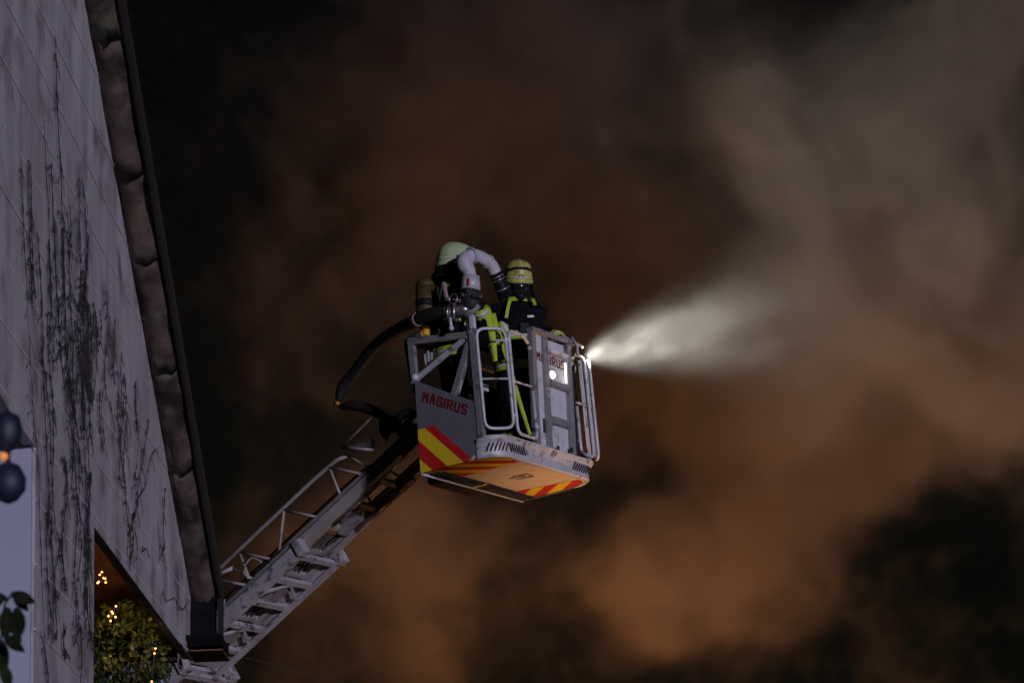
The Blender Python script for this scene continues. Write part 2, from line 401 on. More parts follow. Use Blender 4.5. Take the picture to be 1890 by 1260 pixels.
# ------------------------------------------------------------------ dead climbing plants on the wall
def stem_mesh(mb, pts, rad, twigs=10, hair=1.0):
    ws = [on_wall(*p) for p in pts]
    path = spline([(a, b, 0) for a, b in ws], 10)
    sd = random.random()*90; P = []
    for i, q in enumerate(path):
        P.append(W(q.x+.035*noise.noise(Vector((q.y*2.2, sd, 0)))+.012*noise.noise(Vector((q.y*11, sd, 4))), q.y, .012+rad))
    n = len(P)
    mb.tube(P, [rad*(.35+2.0*abs(noise.noise(Vector((i*.55, sd, 2)))))*(1 if i < n*.8 else 1-.6*(i-n*.8)/(n*.2)) for i in range(n)], 5)
    for _ in range(int(twigs*hair)):
        i = random.randrange(1, n-1); sgn = random.choice((-1, 1)); L = random.uniform(.02, .09)
        if path[i].x+sgn*.15 < 13.97 and path[i].y < 5.16: continue
        a = P[i]; b = a+WD*sgn*L*random.uniform(.5, 1.6)+Vector((0, 0, random.uniform(-.8, .3)*L)); c = b+WD*sgn*L*.3+Vector((0, 0, -L*random.uniform(.2, .9)))
        mb.tube([a, b, c], [rad*.55, rad*.45, rad*.25], 4)
plants = [
 ('long straight dead vine stems nearest the pier corner, bare and dark', 'vine', [
   [(32,288),(37,420),(46,600),(55,760),(63,845),(66,960),(72,1100),(80,1262)],
   [(50,300),(52,420),(54,520),(55,545)],
   [(75,222),(80,330),(84,420),(90,560),(93,640),(90,700)],
   [(62,430),(70,560),(72,680),(78,800),(84,930),(80,1040),(92,1180)],
   [(72,640),(84,760),(88,860),(95,960),(103,1010),(92,1080),(100,1170)]]),
 ('tallest dead vine stem with a dark smear where it starts near the wall top', 'vine', [
   [(98,70),(100,190),(106,320),(108,420),(112,560),(118,700),(128,820),(134,900)],
   [(88,300),(92,420),(98,540),(104,640),(116,735)],
   [(82,440),(88,560),(84,660),(92,760),(90,880),(88,1000),(96,1100),(98,1185)],
   [(115,1090),(108,1000),(118,905),(112,840)]]),
 ('thick tangled dead vine clump around a dark knot in the wall middle', 'vine', [
   [(106,610),(108,570),(118,548),(132,552),(138,585),(130,640),(128,740),(130,800)],
   [(118,425),(122,500),(126,560)], [(140,330),(142,440),(144,540),(150,600)], [(158,435),(154,500),(150,560),(144,640)],
   [(146,560),(148,660),(150,760),(152,800)], [(138,600),(140,700),(142,795)], [(160,560),(164,640),(162,740)], [(122,600),(120,700),(128,780)],
   [(154,620),(158,700),(166,760)], [(92,672),(108,650),(122,630)], [(170,575),(172,610),(166,650)], [(128,480),(126,430),(124,370)], [(132,590),(135,660),(136,745)],
   [(144,640),(146,720),(148,790)], [(150,520),(154,580),(156,650),(154,720)], [(166,590),(160,660),(158,730)]]),
 ('cluster of dead vine stems running down the pier beside the opening', 'vine', [
   [(128,790),(134,880),(136,960),(130,1060),(138,1130),(134,1190)], [(130,800),(126,900),(134,920)], [(150,800),(152,900),(154,1000),(150,1100),(152,1180)],
   [(156,810),(160,900),(158,1000),(160,1090),(164,1200)], [(142,1140),(146,1200),(144,1262)], [(134,900),(144,1000),(136,1090),(132,1180)],
   [(162,870),(156,980),(162,1060)], [(68,1165),(78,1210),(84,1262)], [(112,1150),(110,1190),(114,1215)]]),
 ('short brown dead vine stems beside the tangled clump', 'vine_red', [
   [(190,535),(194,600),(188,680),(192,740)], [(206,588),(204,640),(203,694)], [(218,648),(216,700),(220,770)], [(224,690),(222,740),(218,800),(216,860)],
   [(212,720),(210,760),(214,800)], [(180,720),(178,770),(184,830)], [(196,740),(200,760)]]),
 ('forked russet dead vine rooted low on the jutting white wall', 'vine_red', [
   [(234,1050),(234,990),(228,940),(226,900),(222,860),(226,800),(230,760)], [(234,985),(246,930),(250,890),(258,850),(262,820),(270,770)],
   [(246,925),(262,900),(270,860),(280,832),(290,825)], [(234,1000),(242,960),(250,930),(244,890),(248,850),(250,790)], [(240,970),(240,1010),(236,1040)],
   [(226,900),(216,890),(214,850),(212,800)]]),
 ('two hanging dead twigs near the verge of the white wall', 'vine', [
   [(245,705),(245,760),(248,800)], [(300,900),(296,970),(298,1010),(290,1032)], [(258,1018),(264,1012),(270,1030)]]),
 ('curled dead twigs on the lowest corner of the white gable', 'vine', [
   [(296,1090),(304,1108),(318,1104),(326,1120),(334,1124),(346,1104)], [(325,1180),(334,1195),(345,1205)]]),
]
for lab, mt, stems in plants:
    a, b = on_wall(*stems[0][0]); root = empty('dead_vine', Matrix.Translation(W(a, b, .01))); inv = root.matrix_world.inverted()
    tag(root, lab, 'vine', 'dead vines on the white wall')
    more_ = [[(x+random.uniform(-1, 1)*5+dx, y+random.uniform(-6, 6)) for x, y in st[random.randrange(0, max(1, len(st)-2)):]] for st in stems for dx in (random.uniform(-9, 9),) if len(stems) > 12 or (len(stems) > 3 and random.random() < .3)]
    for st in stems+[m for m in more_ if len(m) > 1]:
        L = sum(math.dist(st[i], st[i+1]) for i in range(len(st)-1))
        mb = MB(); stem_mesh(mb, st, random.uniform(.0026, .0052), L/18); mb.v = [tuple(inv @ Vector(v)) for v in mb.v]; mb.build('stem', MT[mt], root)

# ------------------------------------------------------------------ plant, fairy lights and oddments under the jutting wall
def at(px, py, depth):   # point seen at a pixel at a given distance along +Y
    v = ray(px, py); return CAM+v*(depth/v.y)
bc = at(222, 1215, 18.8)+Vector((0, 0, .0))
bush = empty('leafy_bush', Matrix.Translation(bc-Vector((0, 0, .5)))); tag(bush, 'round leafy green bush lit warmly under the jutting white wall', 'bush')
mb = MB()
for i in range(2600):
    d = Vector((random.gauss(0, 1), random.gauss(0, 1), random.gauss(0, 1))).normalized()
    rr = (.30+.07*noise.noise(d*2.3+Vector((4, 1, 0))))*random.uniform(.55, 1)**.5
    c = Vector((d.x*rr*.95, d.y*rr, d.z*rr*1.05+.5)); L = random.uniform(.022, .042)
    a = (d+Vector((random.gauss(0, .7), random.gauss(0, .7), random.gauss(0, .7)-.3))).normalized(); b = a.orthogonal().normalized()
    b = Matrix.Rotation(random.random()*6.28, 3, a) @ b; n_ = a.cross(b)
    mb.add([c-a*L*.6, c+b*L*.42+n_*.004, c+a*L*.7, c-b*L*.42+n_*.004], [(0, 1, 2), (0, 2, 3)])
mb.build('crown', MT['leaf'], bush)
mb = MB(); mb.tube([(0, 0, -4.1), (.02, 0, -1), (0, .01, .45)], [.05, .035, .015], 7)
for k in range(6):
    a = k*1.05; mb.tube([(0, 0, .2+k*.03), (.12*math.cos(a), .12*math.sin(a), .45), (.2*math.cos(a), .2*math.sin(a), .62)], [.012, .008, .004], 5)
mb.build('trunk', MT['bark'], bush)
fl_pts = [(188,1055),(184,1060),(191,1066),(194,1067),(195,1074),(180,1075),(182,1073),(206,1128),(200,1136),(213,1138),(208,1131),(204,1145),(214,1118),(287,1196),(280,1257),(285,1205)]
for cl_i, (idx, lab) in enumerate(((range(0, 7), 'cluster of glowing fairy bulbs hanging by the pier corner'), (range(7, 13), 'cluster of glowing fairy bulbs lying on top of the bush'), (range(13, 16), 'few glowing fairy bulbs at the outer side of the bush'))):
    pts3 = [at(*fl_pts[i], 18.4) for i in idx]
    fl = empty('fairy_lights', Matrix.Translation(pts3[0])); tag(fl, lab, 'fairy lights', 'fairy lights under the white wall')
    for p in pts3:
        mb = MB(); mb.ball(p-pts3[0], .0062, 8); mb.build('bulb', MT['fairy'], fl)
    mb = MB(); mb.tube(spline([p-pts3[0]+Vector((0, .01, .012)) for p in pts3], 4), .002, 4); mb.build('wire', MT['dark'], fl)
lamp('fairy_glow', at(192, 1075, 18.3), 1.3, (1, .5, .18), .05)
lamp('fairy_glow', at(238, 1140, 18.25), 5.0, (1, .6, .22), .05)
# bits of tree growing at the right of the bush
mb = MB(); p0 = at(300, 1262, 19.6)
mb.prism([(-.03, -.25), (.028, -.25), (.026, .10), (-.028, .10)], lambda u, v, t: Vector((u, t, v)), -.01, .01); o = mb.build('hanging_cloth', MT['cloth_blue']); o.location = at(296, 1235, 19.8)
tag(o, 'pale blue cloth strip hanging behind the bush', 'cloth')
mb = MB(); q0 = at(333, 1210, 19.6)
for (ax, az, bx, bz) in ((0, 0, -.02, .07), (0, 0, .03, .05), (0, 0, .0, -.10)):
    mb.add([(0, 0, .02), ((ax+bx)*.6-.016, .006, bz*.6), (bx, 0, bz*1.2), ((ax+bx)*.6+.016, -.006, bz*.6)], [(0, 1, 2), (0, 2, 3)])
    mb.tube([(0, .002, .01), (bx, .002, bz*1.15)], .002, 4)
o = mb.build('withered_leaf', MT['pink']); o.location = q0; tag(o, 'withered pale leaf hanging below the wall corner', 'leaf')

# ------------------------------------------------------------------ blurred lamp and leaves close to the camera
lp = at(14, 845, 6.0)
lan = empty('wall_lantern', Matrix.Translation(lp)); tag(lan, 'dark glass double lantern coloured by a blue reflection, out of focus before the pier', 'lantern')
def lathe(mb, prof, n=20, c=(0, 0, 0)):
    vs_ = []; 
    for r_, z in prof:
        for k in range(n):
            a = 2*math.pi*k/n; vs_.append((c[0]+r_*math.cos(a), c[1]+r_*math.sin(a), c[2]+z))
    fs_ = [(i*n+k, i*n+(k+1) % n, (i+1)*n+(k+1) % n, (i+1)*n+k) for i in range(len(prof)-1) for k in range(n)]
    fs_ += [list(range(n))[::-1], [(len(prof)-1)*n+k for k in range(n)]]
    return mb.add(vs_, fs_, True)
mb = MB(); lathe(mb, [(.008, .09), (.024, .082), (.029, .06), (.027, .035), (.014, .018), (.006, .012)], c=(-.002, 0, .0)); mb.build('upper_globe', MT['globe'], lan)
mb = MB(); lathe(mb, [(.006, -.008), (.022, -.016), (.034, -.04), (.033, -.062), (.018, -.082), (.006, -.088)], c=(.002, 0, 0)); mb.build('lower_globe', MT['globe'], lan)
mb = MB(); mb.ball((-.006, -.01, .001), .0085, 10); mb.build('bulb', MT['bulb'], lan)
mb = MB(); mb.tube([(0, .004, .012), (0, .004, -.012)], .005, 8); mb.tube([(0, .004, .09), (-.02, .01, .13), (-.2, .05, .16)], .004, 6); mb.build('bracket', MT['dark'], lan)
vr = empty('leafy_creeper', Matrix.Translation(at(6, 1262, 6.5))); tag(vr, 'drooping dark green creeper leaves, out of focus before the pier', 'creeper'); vinv = vr.matrix_world.inverted()
def leaf(px, py, L, ang, bend):
    mb = MB(); n = 6; vs_ = []; fs_ = []
    for i in range(n+1):
        t = i/n; w = L*.26*math.sin(math.pi*min(1, t*.92+.06))**.8
        y = -bend*t*t*L; 
        for sd in (-1, 0, 1): vs_.append(Vector((t*L, sd*w, (.02 if sd else 0)*L*4*.3+y)))
    for i in range(n):
        b = 3*i; fs_ += [(b, b+1, b+4, b+3), (b+1, b+2, b+5, b+4)]
    M = Matrix.Translation(vinv @ at(px, py, 6.4+random.uniform(-.1, .1))) @ Matrix.Rotation(math.pi/2, 4, 'X') @ Matrix.Rotation(R(ang), 4, 'Z') @ Matrix.Rotation(random.uniform(-.5, .5), 4, 'X')
    mb.add([M @ v for v in vs_], fs_, True); mb.build('leaf', MT['leaf2'], vr)
for a in ((20,1095,.05,-20,.3),(26,1092,.045,-60,.4),(14,1120,.06,-95,.2),(30,1120,.055,-80,.2),(26,1160,.035,-70,.1),(10,1100,.04,-150,.3),(8,1170,.05,-50,.4),(2,1180,.06,-85,.2),(12,1195,.05,-110,.2),(4,1225,.05,-70,.2),(0,1165,.04,20,.6),(14,1105,.03,160,.3)): leaf(*a)
mb = MB(); mb.tube(spline([vinv @ at(*p, 6.45) for p in ((-6,1250),(2,1180),(8,1120),(22,1096))], 5), .0025, 5); mb.build('stem', MT['vine'], vr)

# ------------------------------------------------------------------ the rescue basket at the tip of the ladder
RX = Vector((0.8361, -0.5454, 0.0592)); RY = Vector((0.5452, 0.8380, 0.0202)); RZ = RX.cross(RY)
RO = Vector((-0.05202, 28.20576, 8.31693))
RIG = Matrix((RX, RY, RZ)).transposed().to_4x4(); RIG.translation = RO
bas = empty('rescue_basket', RIG); tag(bas, 'grey and white rescue basket with striped underside at the ladder tip', 'rescue basket')
HX, HY = .40, .80
def foot(grow=0., rad=.22, k=8):
    """plan outline of the floor, front corners rounded"""
    hx, hy = HX+grow, HY+grow; pts = [(-HX-grow*.3, -hy)]
    for j in range(k+1):
        a = -math.pi/2+(math.pi/2)*j/k; pts.append((hx-rad+rad*math.cos(a), -hy+rad+rad*math.sin(a)))
    for j in range(k+1):
        a = (math.pi/2)*j/k; pts.append((hx-rad+rad*math.cos(a), hy-rad+rad*math.sin(a)))
    pts.append((-HX-grow*.3, hy)); return pts
mb = MB(); mb.prism(foot(0), lambda u, v, t: (u, v, t), .012, .10); fl = mb.build('floor', MT['under'], bas)
# rim bumper: a wall following the outline, with a lip and slots
out0, out1 = foot(.0), foot(.022)
mb = MB(); vs_ = []; fs_ = []; prof = [(.004, .0), (.016, .012), (.016, .085), (.03, .125), (.05, .155), (.05, .168), (.0, .168), (-.03, .15), (-.03, .0)]
outs = [foot(p) for p, _ in prof]
lo_i, hi_i = 0, len(outs[0])
n = len(outs[0])
for i in range(n):
    for j, (p, z) in enumerate(prof): vs_.append((outs[j][i][0], outs[j][i][1], z if i not in (0, n-1) else z))
for i in range(1, n-1-1+1):
    pass
k = len(prof)
for i in range(1, n-2):
    for j in range(k): fs_.append((i*k+j, i*k+(j+1) % k, (i+1)*k+(j+1) % k, (i+1)*k+j))
fs_ += [[k+j for j in range(k)], [(n-2)*k+j for j in range(k)][::-1]]
mb.add(vs_, fs_); rim = mb.build('rim_bumper', MT['alu'], bas)
# slots in the rim (dark inset bars) round both corners
def along_outline(grow, t):
    pts = [Vector(p) for p in foot(grow)][1:-1]; L = [0]
    for a, b in zip(pts, pts[1:]): L.append(L[-1]+(b-a).length)
    t = max(0, min(L[-1], t if t >= 0 else L[-1]+t))
    for i in range(len(pts)-1):
        if t <= L[i+1]: return pts[i].lerp(pts[i+1], (t-L[i])/(L[i+1]-L[i]))
    return pts[-1]
OL = None
for sgn, base in ((1, .09), (-1, -.09)):
    for k in range(14):
        if k in (6,): continue
        t = base+sgn*k*.036; lean = (.03 if k < 6 else -.03)*sgn
        a = along_outline(.0165, t); b = along_outline(.0195, t+lean)
        mb = MB(); b = along_outline(.030, t+lean); mb.tube([(a.x, a.y, .05), (b.x, b.y, .122)], .0075, 5); mb.build('rim_slot', MT['dark'], rim)
mb = MB(); mb.tube([(p[0], p[1], .172) for p in foot(.052)[2:-2]], .009, 6); mb.build('rim_lip', MT['alu'], rim)
# underside: edge frame, plate, stripes, grille at the ladder side
FU = lambda u, v, t: (u, v, t)
mb = MB(); mb.tube([(-HX-.005, -HY, .0), (-HX-.005, HY, .0)], .014, 6); mb.box((-HX-.03, -HY, .0), (-HX-.006, HY, .05)); mb.build('back_edge_rail', MT['white_panel'], fl)
mb = MB(); mb.box((-HX+.008, -HY+.10, -.004), (-HX+.115, HY-.02, .011)); mb.build('grille_bed', MT['dark'], fl)
for k in range(34):
    y = -HY+.13+k*.043
    mb = MB(); mb.box((-HX+.112, y, -.012), (-HX+.15, y+.012, .0115)); mb.build('grille_tooth', MT['dark'], fl)
mb = MB(); mb.box((-HX+.008, -.05, -.014), (-HX+.16, -.03, -.005)); mb.build('grille_brace', MT['yellow'], fl)
inner = foot(-.012)
def stripes(region, dirv, bands, nm, parent, fn, t0, t1):
    """bands: (from, to, material) measured along dirv"""
    for c0, c1, mt in bands:
        poly = clip(clip(region, dirv[0], dirv[1], c1), -dirv[0], -dirv[1], -c0)
        if len(poly) >= 3:
            mb = MB(); mb.prism(poly, fn, t0, t1); mb.build(nm, MT[mt], parent)
regL = clip(clip(inner, 0, 1, -.40), -1, 0, HX-.02); regR = clip(clip(inner, .22, -1, -.53), -1, 0, HX-.02)
bl = []; 
for k in range(12): bl.append((-.2+k*.098, -.2+(k+1)*.098, 'red' if k % 2 else 'yellow'))
stripes(regL, (.76, -.65), bl, 'warning_stripe', fl, FU, .007, .0115)
br = []
for k in range(12): br.append((-.1+k*.105, -.1+(k+1)*.105, 'red' if k % 2 else 'yellow'))
stripes(regR, (.63, .78), br, 'warning_stripe', fl, FU, .007, .0115)
mb = MB()
for p, q in (((.02, .0), (.16, .02)), ((.16, .02), (.15, .14)), ((.15, .14), (.01, .12)), ((.01, .12), (.02, .0))): mb.bar((p[0], p[1], .008), (q[0], q[1], .008), .016, .006)
mb.bar((.05, .05, .008), (.11, .08, .008), .03, .006); mb.bar((-.03, .03, .008), (.01, .035, .008), .025, .006); mb.build('drain_plate', MT['steel'], fl)
# side panel with lettering and warning stripes (faces the camera side)
PY = -HY-.008
panel = [(-.405, .0), (.10, .0), (.23, .10), (.245, .20), (.24, .50), (-.385, .845)]
FS = lambda u, v, t: (u, PY+t, v)
for sy in (1, -1):
    mb = MB(); mb.prism(panel, lambda u, v, t: (u, sy*(PY+t), v), -.012, .012); sp = mb.build('side_panel', MT['panel'], bas)
    if sy == 1: side = sp
reg = clip(panel, 0, 1, .395); reg = clip(reg, .74, .70, .115)
stripes(reg, (.74, .70), [(.04, .115, 'red'), (-.085, .04, 'yellow'), (-.205, -.085, 'red'), (-.4, -.205, 'yellow')], 'warning_stripe', side, FS, -.016, -.0125)
GLY = {  # strokes on a 3 x 5 grid
 'M': [[(0,0),(0,5)],[(0,5),(1.5,2.6)],[(1.5,2.6),(3,5)],[(3,5),(3,0)]], 'A': [[(0,0),(1.1,5)],[(1.1,5),(1.9,5)],[(1.9,5),(3,0)],[(.5,1.7),(2.5,1.7)]],
 'G': [[(3,4.2),(2.4,5)],[(2.4,5),(.6,5)],[(.6,5),(0,4.3)],[(0,4.3),(0,.7)],[(0,.7),(.6,0)],[(.6,0),(3,0)],[(3,0),(3,2.4)],[(3,2.4),(1.7,2.4)]],
 'I': [[(0,0),(0,5)]], 'R': [[(0,0),(0,5)],[(0,5),(2.4,5)],[(2.4,5),(3,4.3)],[(3,4.3),(3,3)],[(3,3),(2.4,2.3)],[(2.4,2.3),(0,2.3)],[(1.4,2.3),(3,0)]],
 'U': [[(0,5),(0,.7)],[(0,.7),(.6,0)],[(.6,0),(2.4,0)],[(2.4,0),(3,.7)],[(3,.7),(3,5)]],
 'S': [[(3,4.3),(2.4,5)],[(2.4,5),(.6,5)],[(.6,5),(0,4.3)],[(0,4.3),(0,3.2)],[(0,3.2),(.6,2.6)],[(.6,2.6),(2.4,2.4)],[(2.4,2.4),(3,1.8)],[(3,1.8),(3,.7)],[(3,.7),(2.4,0)],[(2.4,0),(0,0)]]}
def lettering(text, fn, h, parent, mt, slant=.12, st=1.25):
    sc = h/6.2; x = 0; mb = MB(); tt = 0
    for ch in text:
        for a, b in GLY[ch]:
            a = Vector(a); b = Vector(b); d = (b-a).normalized(); n_ = Vector((-d.y, d.x)); w = st/2; tt += 1e-5
            q = [a-d*w*.8-n_*w, b+d*w*.8-n_*w, b+d*w*.8+n_*w, a-d*w*.8+n_*w]
            q = [((x+p.x*1.05+p.y*slant)*sc, (p.y+.6)*sc) for p in q]
            mb.prism(q, fn, 0, .003+tt)
        x += (0 if ch == 'I' else 3.15)+st+1.0
    o = mb.build('lettering', MT[mt], parent); return x*sc
ta = math.atan2(-.37, .62)
def FT(u, v, t): 
    c, s_ = math.cos(ta*.88), math.sin(ta*.88)
    return (-.315+u*c-v*s_*.3, PY-.0125-t, .635+u*s_+v)
lettering('MAGIRUS', FT, .094, side, 'letter', slant=.16)
# tubular frame above the side panel, both ends of the basket
def frame_side(sy):
    root = MB(); Y = sy*(HY+.0)
    fr = MB(); fr.bar((-.395, Y, .82), (-.395, Y, 1.235), .05, .055, (1, 0, 0)); fr.bar((-.42, Y, 1.215), (.20, Y, 1.125), .05, .06)
    fr.bar((.255, Y, .15), (.255, Y, 1.13), .055, .05, (1, 0, 0)); o = fr.build('end_frame', MT['steel'], bas)
    b = MB(); b.bar((-.37, Y+.004*sy, .86), (.17, Y+.004*sy, 1.10), .022, .045); b.build('brace', MT['alu'], o)
    b = MB(); b.bar((-.38, Y-.05*sy, .90), (-.10, Y-.05*sy, 1.03), .025, .04); b.build('gas_strut', MT['alu'], o)
    b = MB(); b.bar((.21, Y, 1.06), (.0, Y, .625), .03, .05); b.build('brace', MT['steel'], o)
    b = MB(); b.bar((.215+.02, Y-.018*sy, 1.04), (.02+.018, Y-.018*sy, .625), .012, .014); b.build('brace_edge', MT['alu'], o)
    ring = [(.245+.055*math.cos(a*math.pi/8), Y-.035*sy*0, 1.11+.055*math.sin(a*math.pi/8)) for a in range(16)]
    b = MB(); b.tube([Vector(p)+Vector((0, -sy*.0, 0)) for p in ring], .016, 6, True); b.build('corner_ring', MT['steel'], o)
    b = MB(); b.ball((-.385, Y+.02*sy, .875), (.04, .03, .035), 8); b.build('hinge', MT['alu'], o)
    b = MB(); b.tube(rround([(-.43, Y-.02*sy, .75), (-.47, Y-.02*sy, 1.25), (-.30, Y-.02*sy, 1.27)], .05, 4, False), .022, 6); b.build('edge_guard', MT['rubber'], o)
    for i in range(5):
        b = MB(); zz = 1.0+.02*(i % 2); b.bar((-.33+i*.035, Y-.10*sy, zz), (-.33+i*.035, Y-.10*sy, zz+.10), .014, .014, (1, 0, 0)); b.build('valve_rod', MT['alu'], o)
    return o
frame_side(-1); frame_side(1)
# gates of bent tube round the front
def gate(p0, p1, z0, z1, bars, rad=.07, tr=.0155, open_top=False, skip=False):
    p0 = Vector(p0); p1 = Vector(p1)
    pt = lambda t, z: Vector((p0.x+(p1.x-p0.x)*t, p0.y+(p1.y-p0.y)*t, z))
    mb = MB()
    if not skip: mb.tube(rround([pt(0, z0), pt(1, z0), pt(1, z1), pt(0, z1)], rad, 5, True), tr, 8, True)
    else:
        dz = (z1-z0)*.47
        mb.tube(rround([pt(1, z1-.06), pt(.75, z1+.0), pt(0, z1), pt(0, z0), pt(1, z0), pt(1, z0+dz)], rad, 5, False), tr, 8)
    g_ = mb.build('gate', MT['alu'], bas)
    for z, a, b in bars:
        m2 = MB(); m2.tube([pt(a, z), pt(b, z)], .011, 6); m2.build('gate_bar', MT['alu'], g_)
    for z in (z0+.12, z1-.1):
        m2 = MB(); m2.tube([pt(1, z), pt(1.12, z)], .012, 6); m2.ball(pt(1.06, z), .02, 6); m2.build('gate_hinge', MT['alu'], g_)
gate((.30, -.81), (.47, -.61), .25, 1.16, [(.70, 0, 1), (1.05, .5, 1)], rad=.08)
gate((.455, -.53), (.455, -.22), .22, 1.165, [(.70, 0, 1)], skip=True)
gate((.44, .745), (.44, .53), .22, 1.165, [(.70, 0, 1)], skip=True)
gate((.455, .80), (.35, .91), .23, 1.16, [(.70, 0, 1)], rad=.08)
for xx, yy, zt_ in ((.43, .66, 1.12), (.42, .71, 1.14)):
    mb = MB(); mb.tube([(xx, yy, .18), (xx, yy, zt_)], .012, 7); mb.build('gate_stanchion', MT['alu'], bas)
# door unit in the middle of the front
XF = .425; TILT = Matrix.Translation((.425, 0, 1.15)) @ Matrix.Rotation(R(3.2), 4, 'Y') @ Matrix.Translation((-.425, 0, -1.15))
door = MB(); door.box((XF-.03, -.13, .165), (XF-.005, .485, 1.22)); door = door.build('front_panel', MT['white_panel'], bas); door.matrix_local = TILT
def fbox(name, y0, y1, z0, z1, x0, x1, mt, parent=door, bev=.004):
    mb = MB(); mb.box((XF+x0, y0, z0), (XF+x1, y1, z1), None, bev); return mb.build(name, MT[mt], parent)
fbox('post', -.145, -.08, .15, 1.27, -.02, .03, 'steel')
fbox('post', .055, .13, .12, 1.265, -.004, .022, 'steel')
fbox('post', .43, .49, .11, 1.25, -.004, .04, 'steel')
fbox('top_rail', -.145, .56, 1.235, 1.275, .0, .05, 'steel')
fbox('cross_rail', .132, .428, .44, .51, -.003, .03, 'steel')
fbox('bottom_rail', .132, .428, .125, .17, -.003, .032, 'steel')
fbox('middle_rail', .132, .428, .80, .835, -.003, .045, 'steel')
fbox('lamp_shelf', .132, .428, 1.10, 1.125, -.003, .05, 'white_panel')
for k in range(9):
    fbox('vent_rib', .14+k*.0315, .152+k*.0315, .785, .80, -.003, .04, 'steel', bev=0)
    fbox('vent_rib', .14+k*.0315, .152+k*.0315, 1.085, 1.10, -.003, .04, 'alu', bev=0)
fbox('latch_plate', .072, .112, .67, .76, .023, .027, 'alu'); fbox('latch_slot', .086, .098, .69, .74, .0275, .030, 'dark')
fbox('grip_slot', .02, .047, .34, .47, -.0045, .002, 'dark'); fbox('stop_knob', .175, .2, .20, .24, .031, .045, 'dark'); fbox('stop_knob', .39, .42, .22, .26, .031, .05, 'dark')
fbox('window_strip', .155, .20, .55, 1.09, -.0046, -.001, 'steel') if False else None
lettering('MAGIRUS', lambda u, v, t: (XF-.0045+t, -.028+u, .995+v-u*.02), .086, door, 'letter', slant=.0)
mb = MB(); mb.tube([(XF+.06, .475, 1.30), (XF+.08, .53, 1.21), (XF+.08, .53, 1.13)], .016, 6); mb.tube([(XF+.04, .34, 1.29), (XF+.06, .66, 1.24)], .014, 6); mb.ball((XF+.045, .44, 1.20), .034, 10); mb.build('search_lamp', MT['steel'], door)
# lit work lamps in the niche of the front panel
lampbox = fbox('work_lamp', .134, .225, .845, .955, -.004, .02, 'steel')
mb = MB(); mb.tube([(XF+.021, .178, .895), (XF+.031, .178, .895)], [.036, .032], 14); mb.build('lamp_lens', MT['led'], lampbox)
lampstrip = fbox('work_lamp', .414, .4285, .84, 1.10, -.002, .036, 'alu')
mb = MB(); mb.box((XF+.004, .4125, .86), (XF+.026, .4138, 1.05)); mb.build('lamp_lens', MT['led_strip'], lampstrip)
o = lamp('work_lamp_glow', RIG @ Vector((XF+.05, .33, .94)), .022, (1, .95, .85), .03)
# back wall, floor kick boards and equipment inside
mb = MB(); mb.box((-.385, -.30, .105), (-.36, .74, 1.0)); mb.build('back_panel', MT['dark'], bas)
mb = MB(); mb.box((-.36, -.75, .105), (-.28, -.32, .55)); mb.build('rear_locker', MT['steel'], bas)
mb = MB(); mb.bar((-.395, -.78, 1.2), (-.395, .78, 1.2), .04, .05); mb.build('back_rail', MT['steel'], bas)
mb = MB(); mb.box((-.30, .46, .105), (.34, .74, 1.05), None, .02); mb.build('control_console', MT['dark'], bas)
mb = MB(); mb.box((.15, -.70, .66), (.19, -.52, .72)); mb.build('grab_plate', MT['alu'], bas)

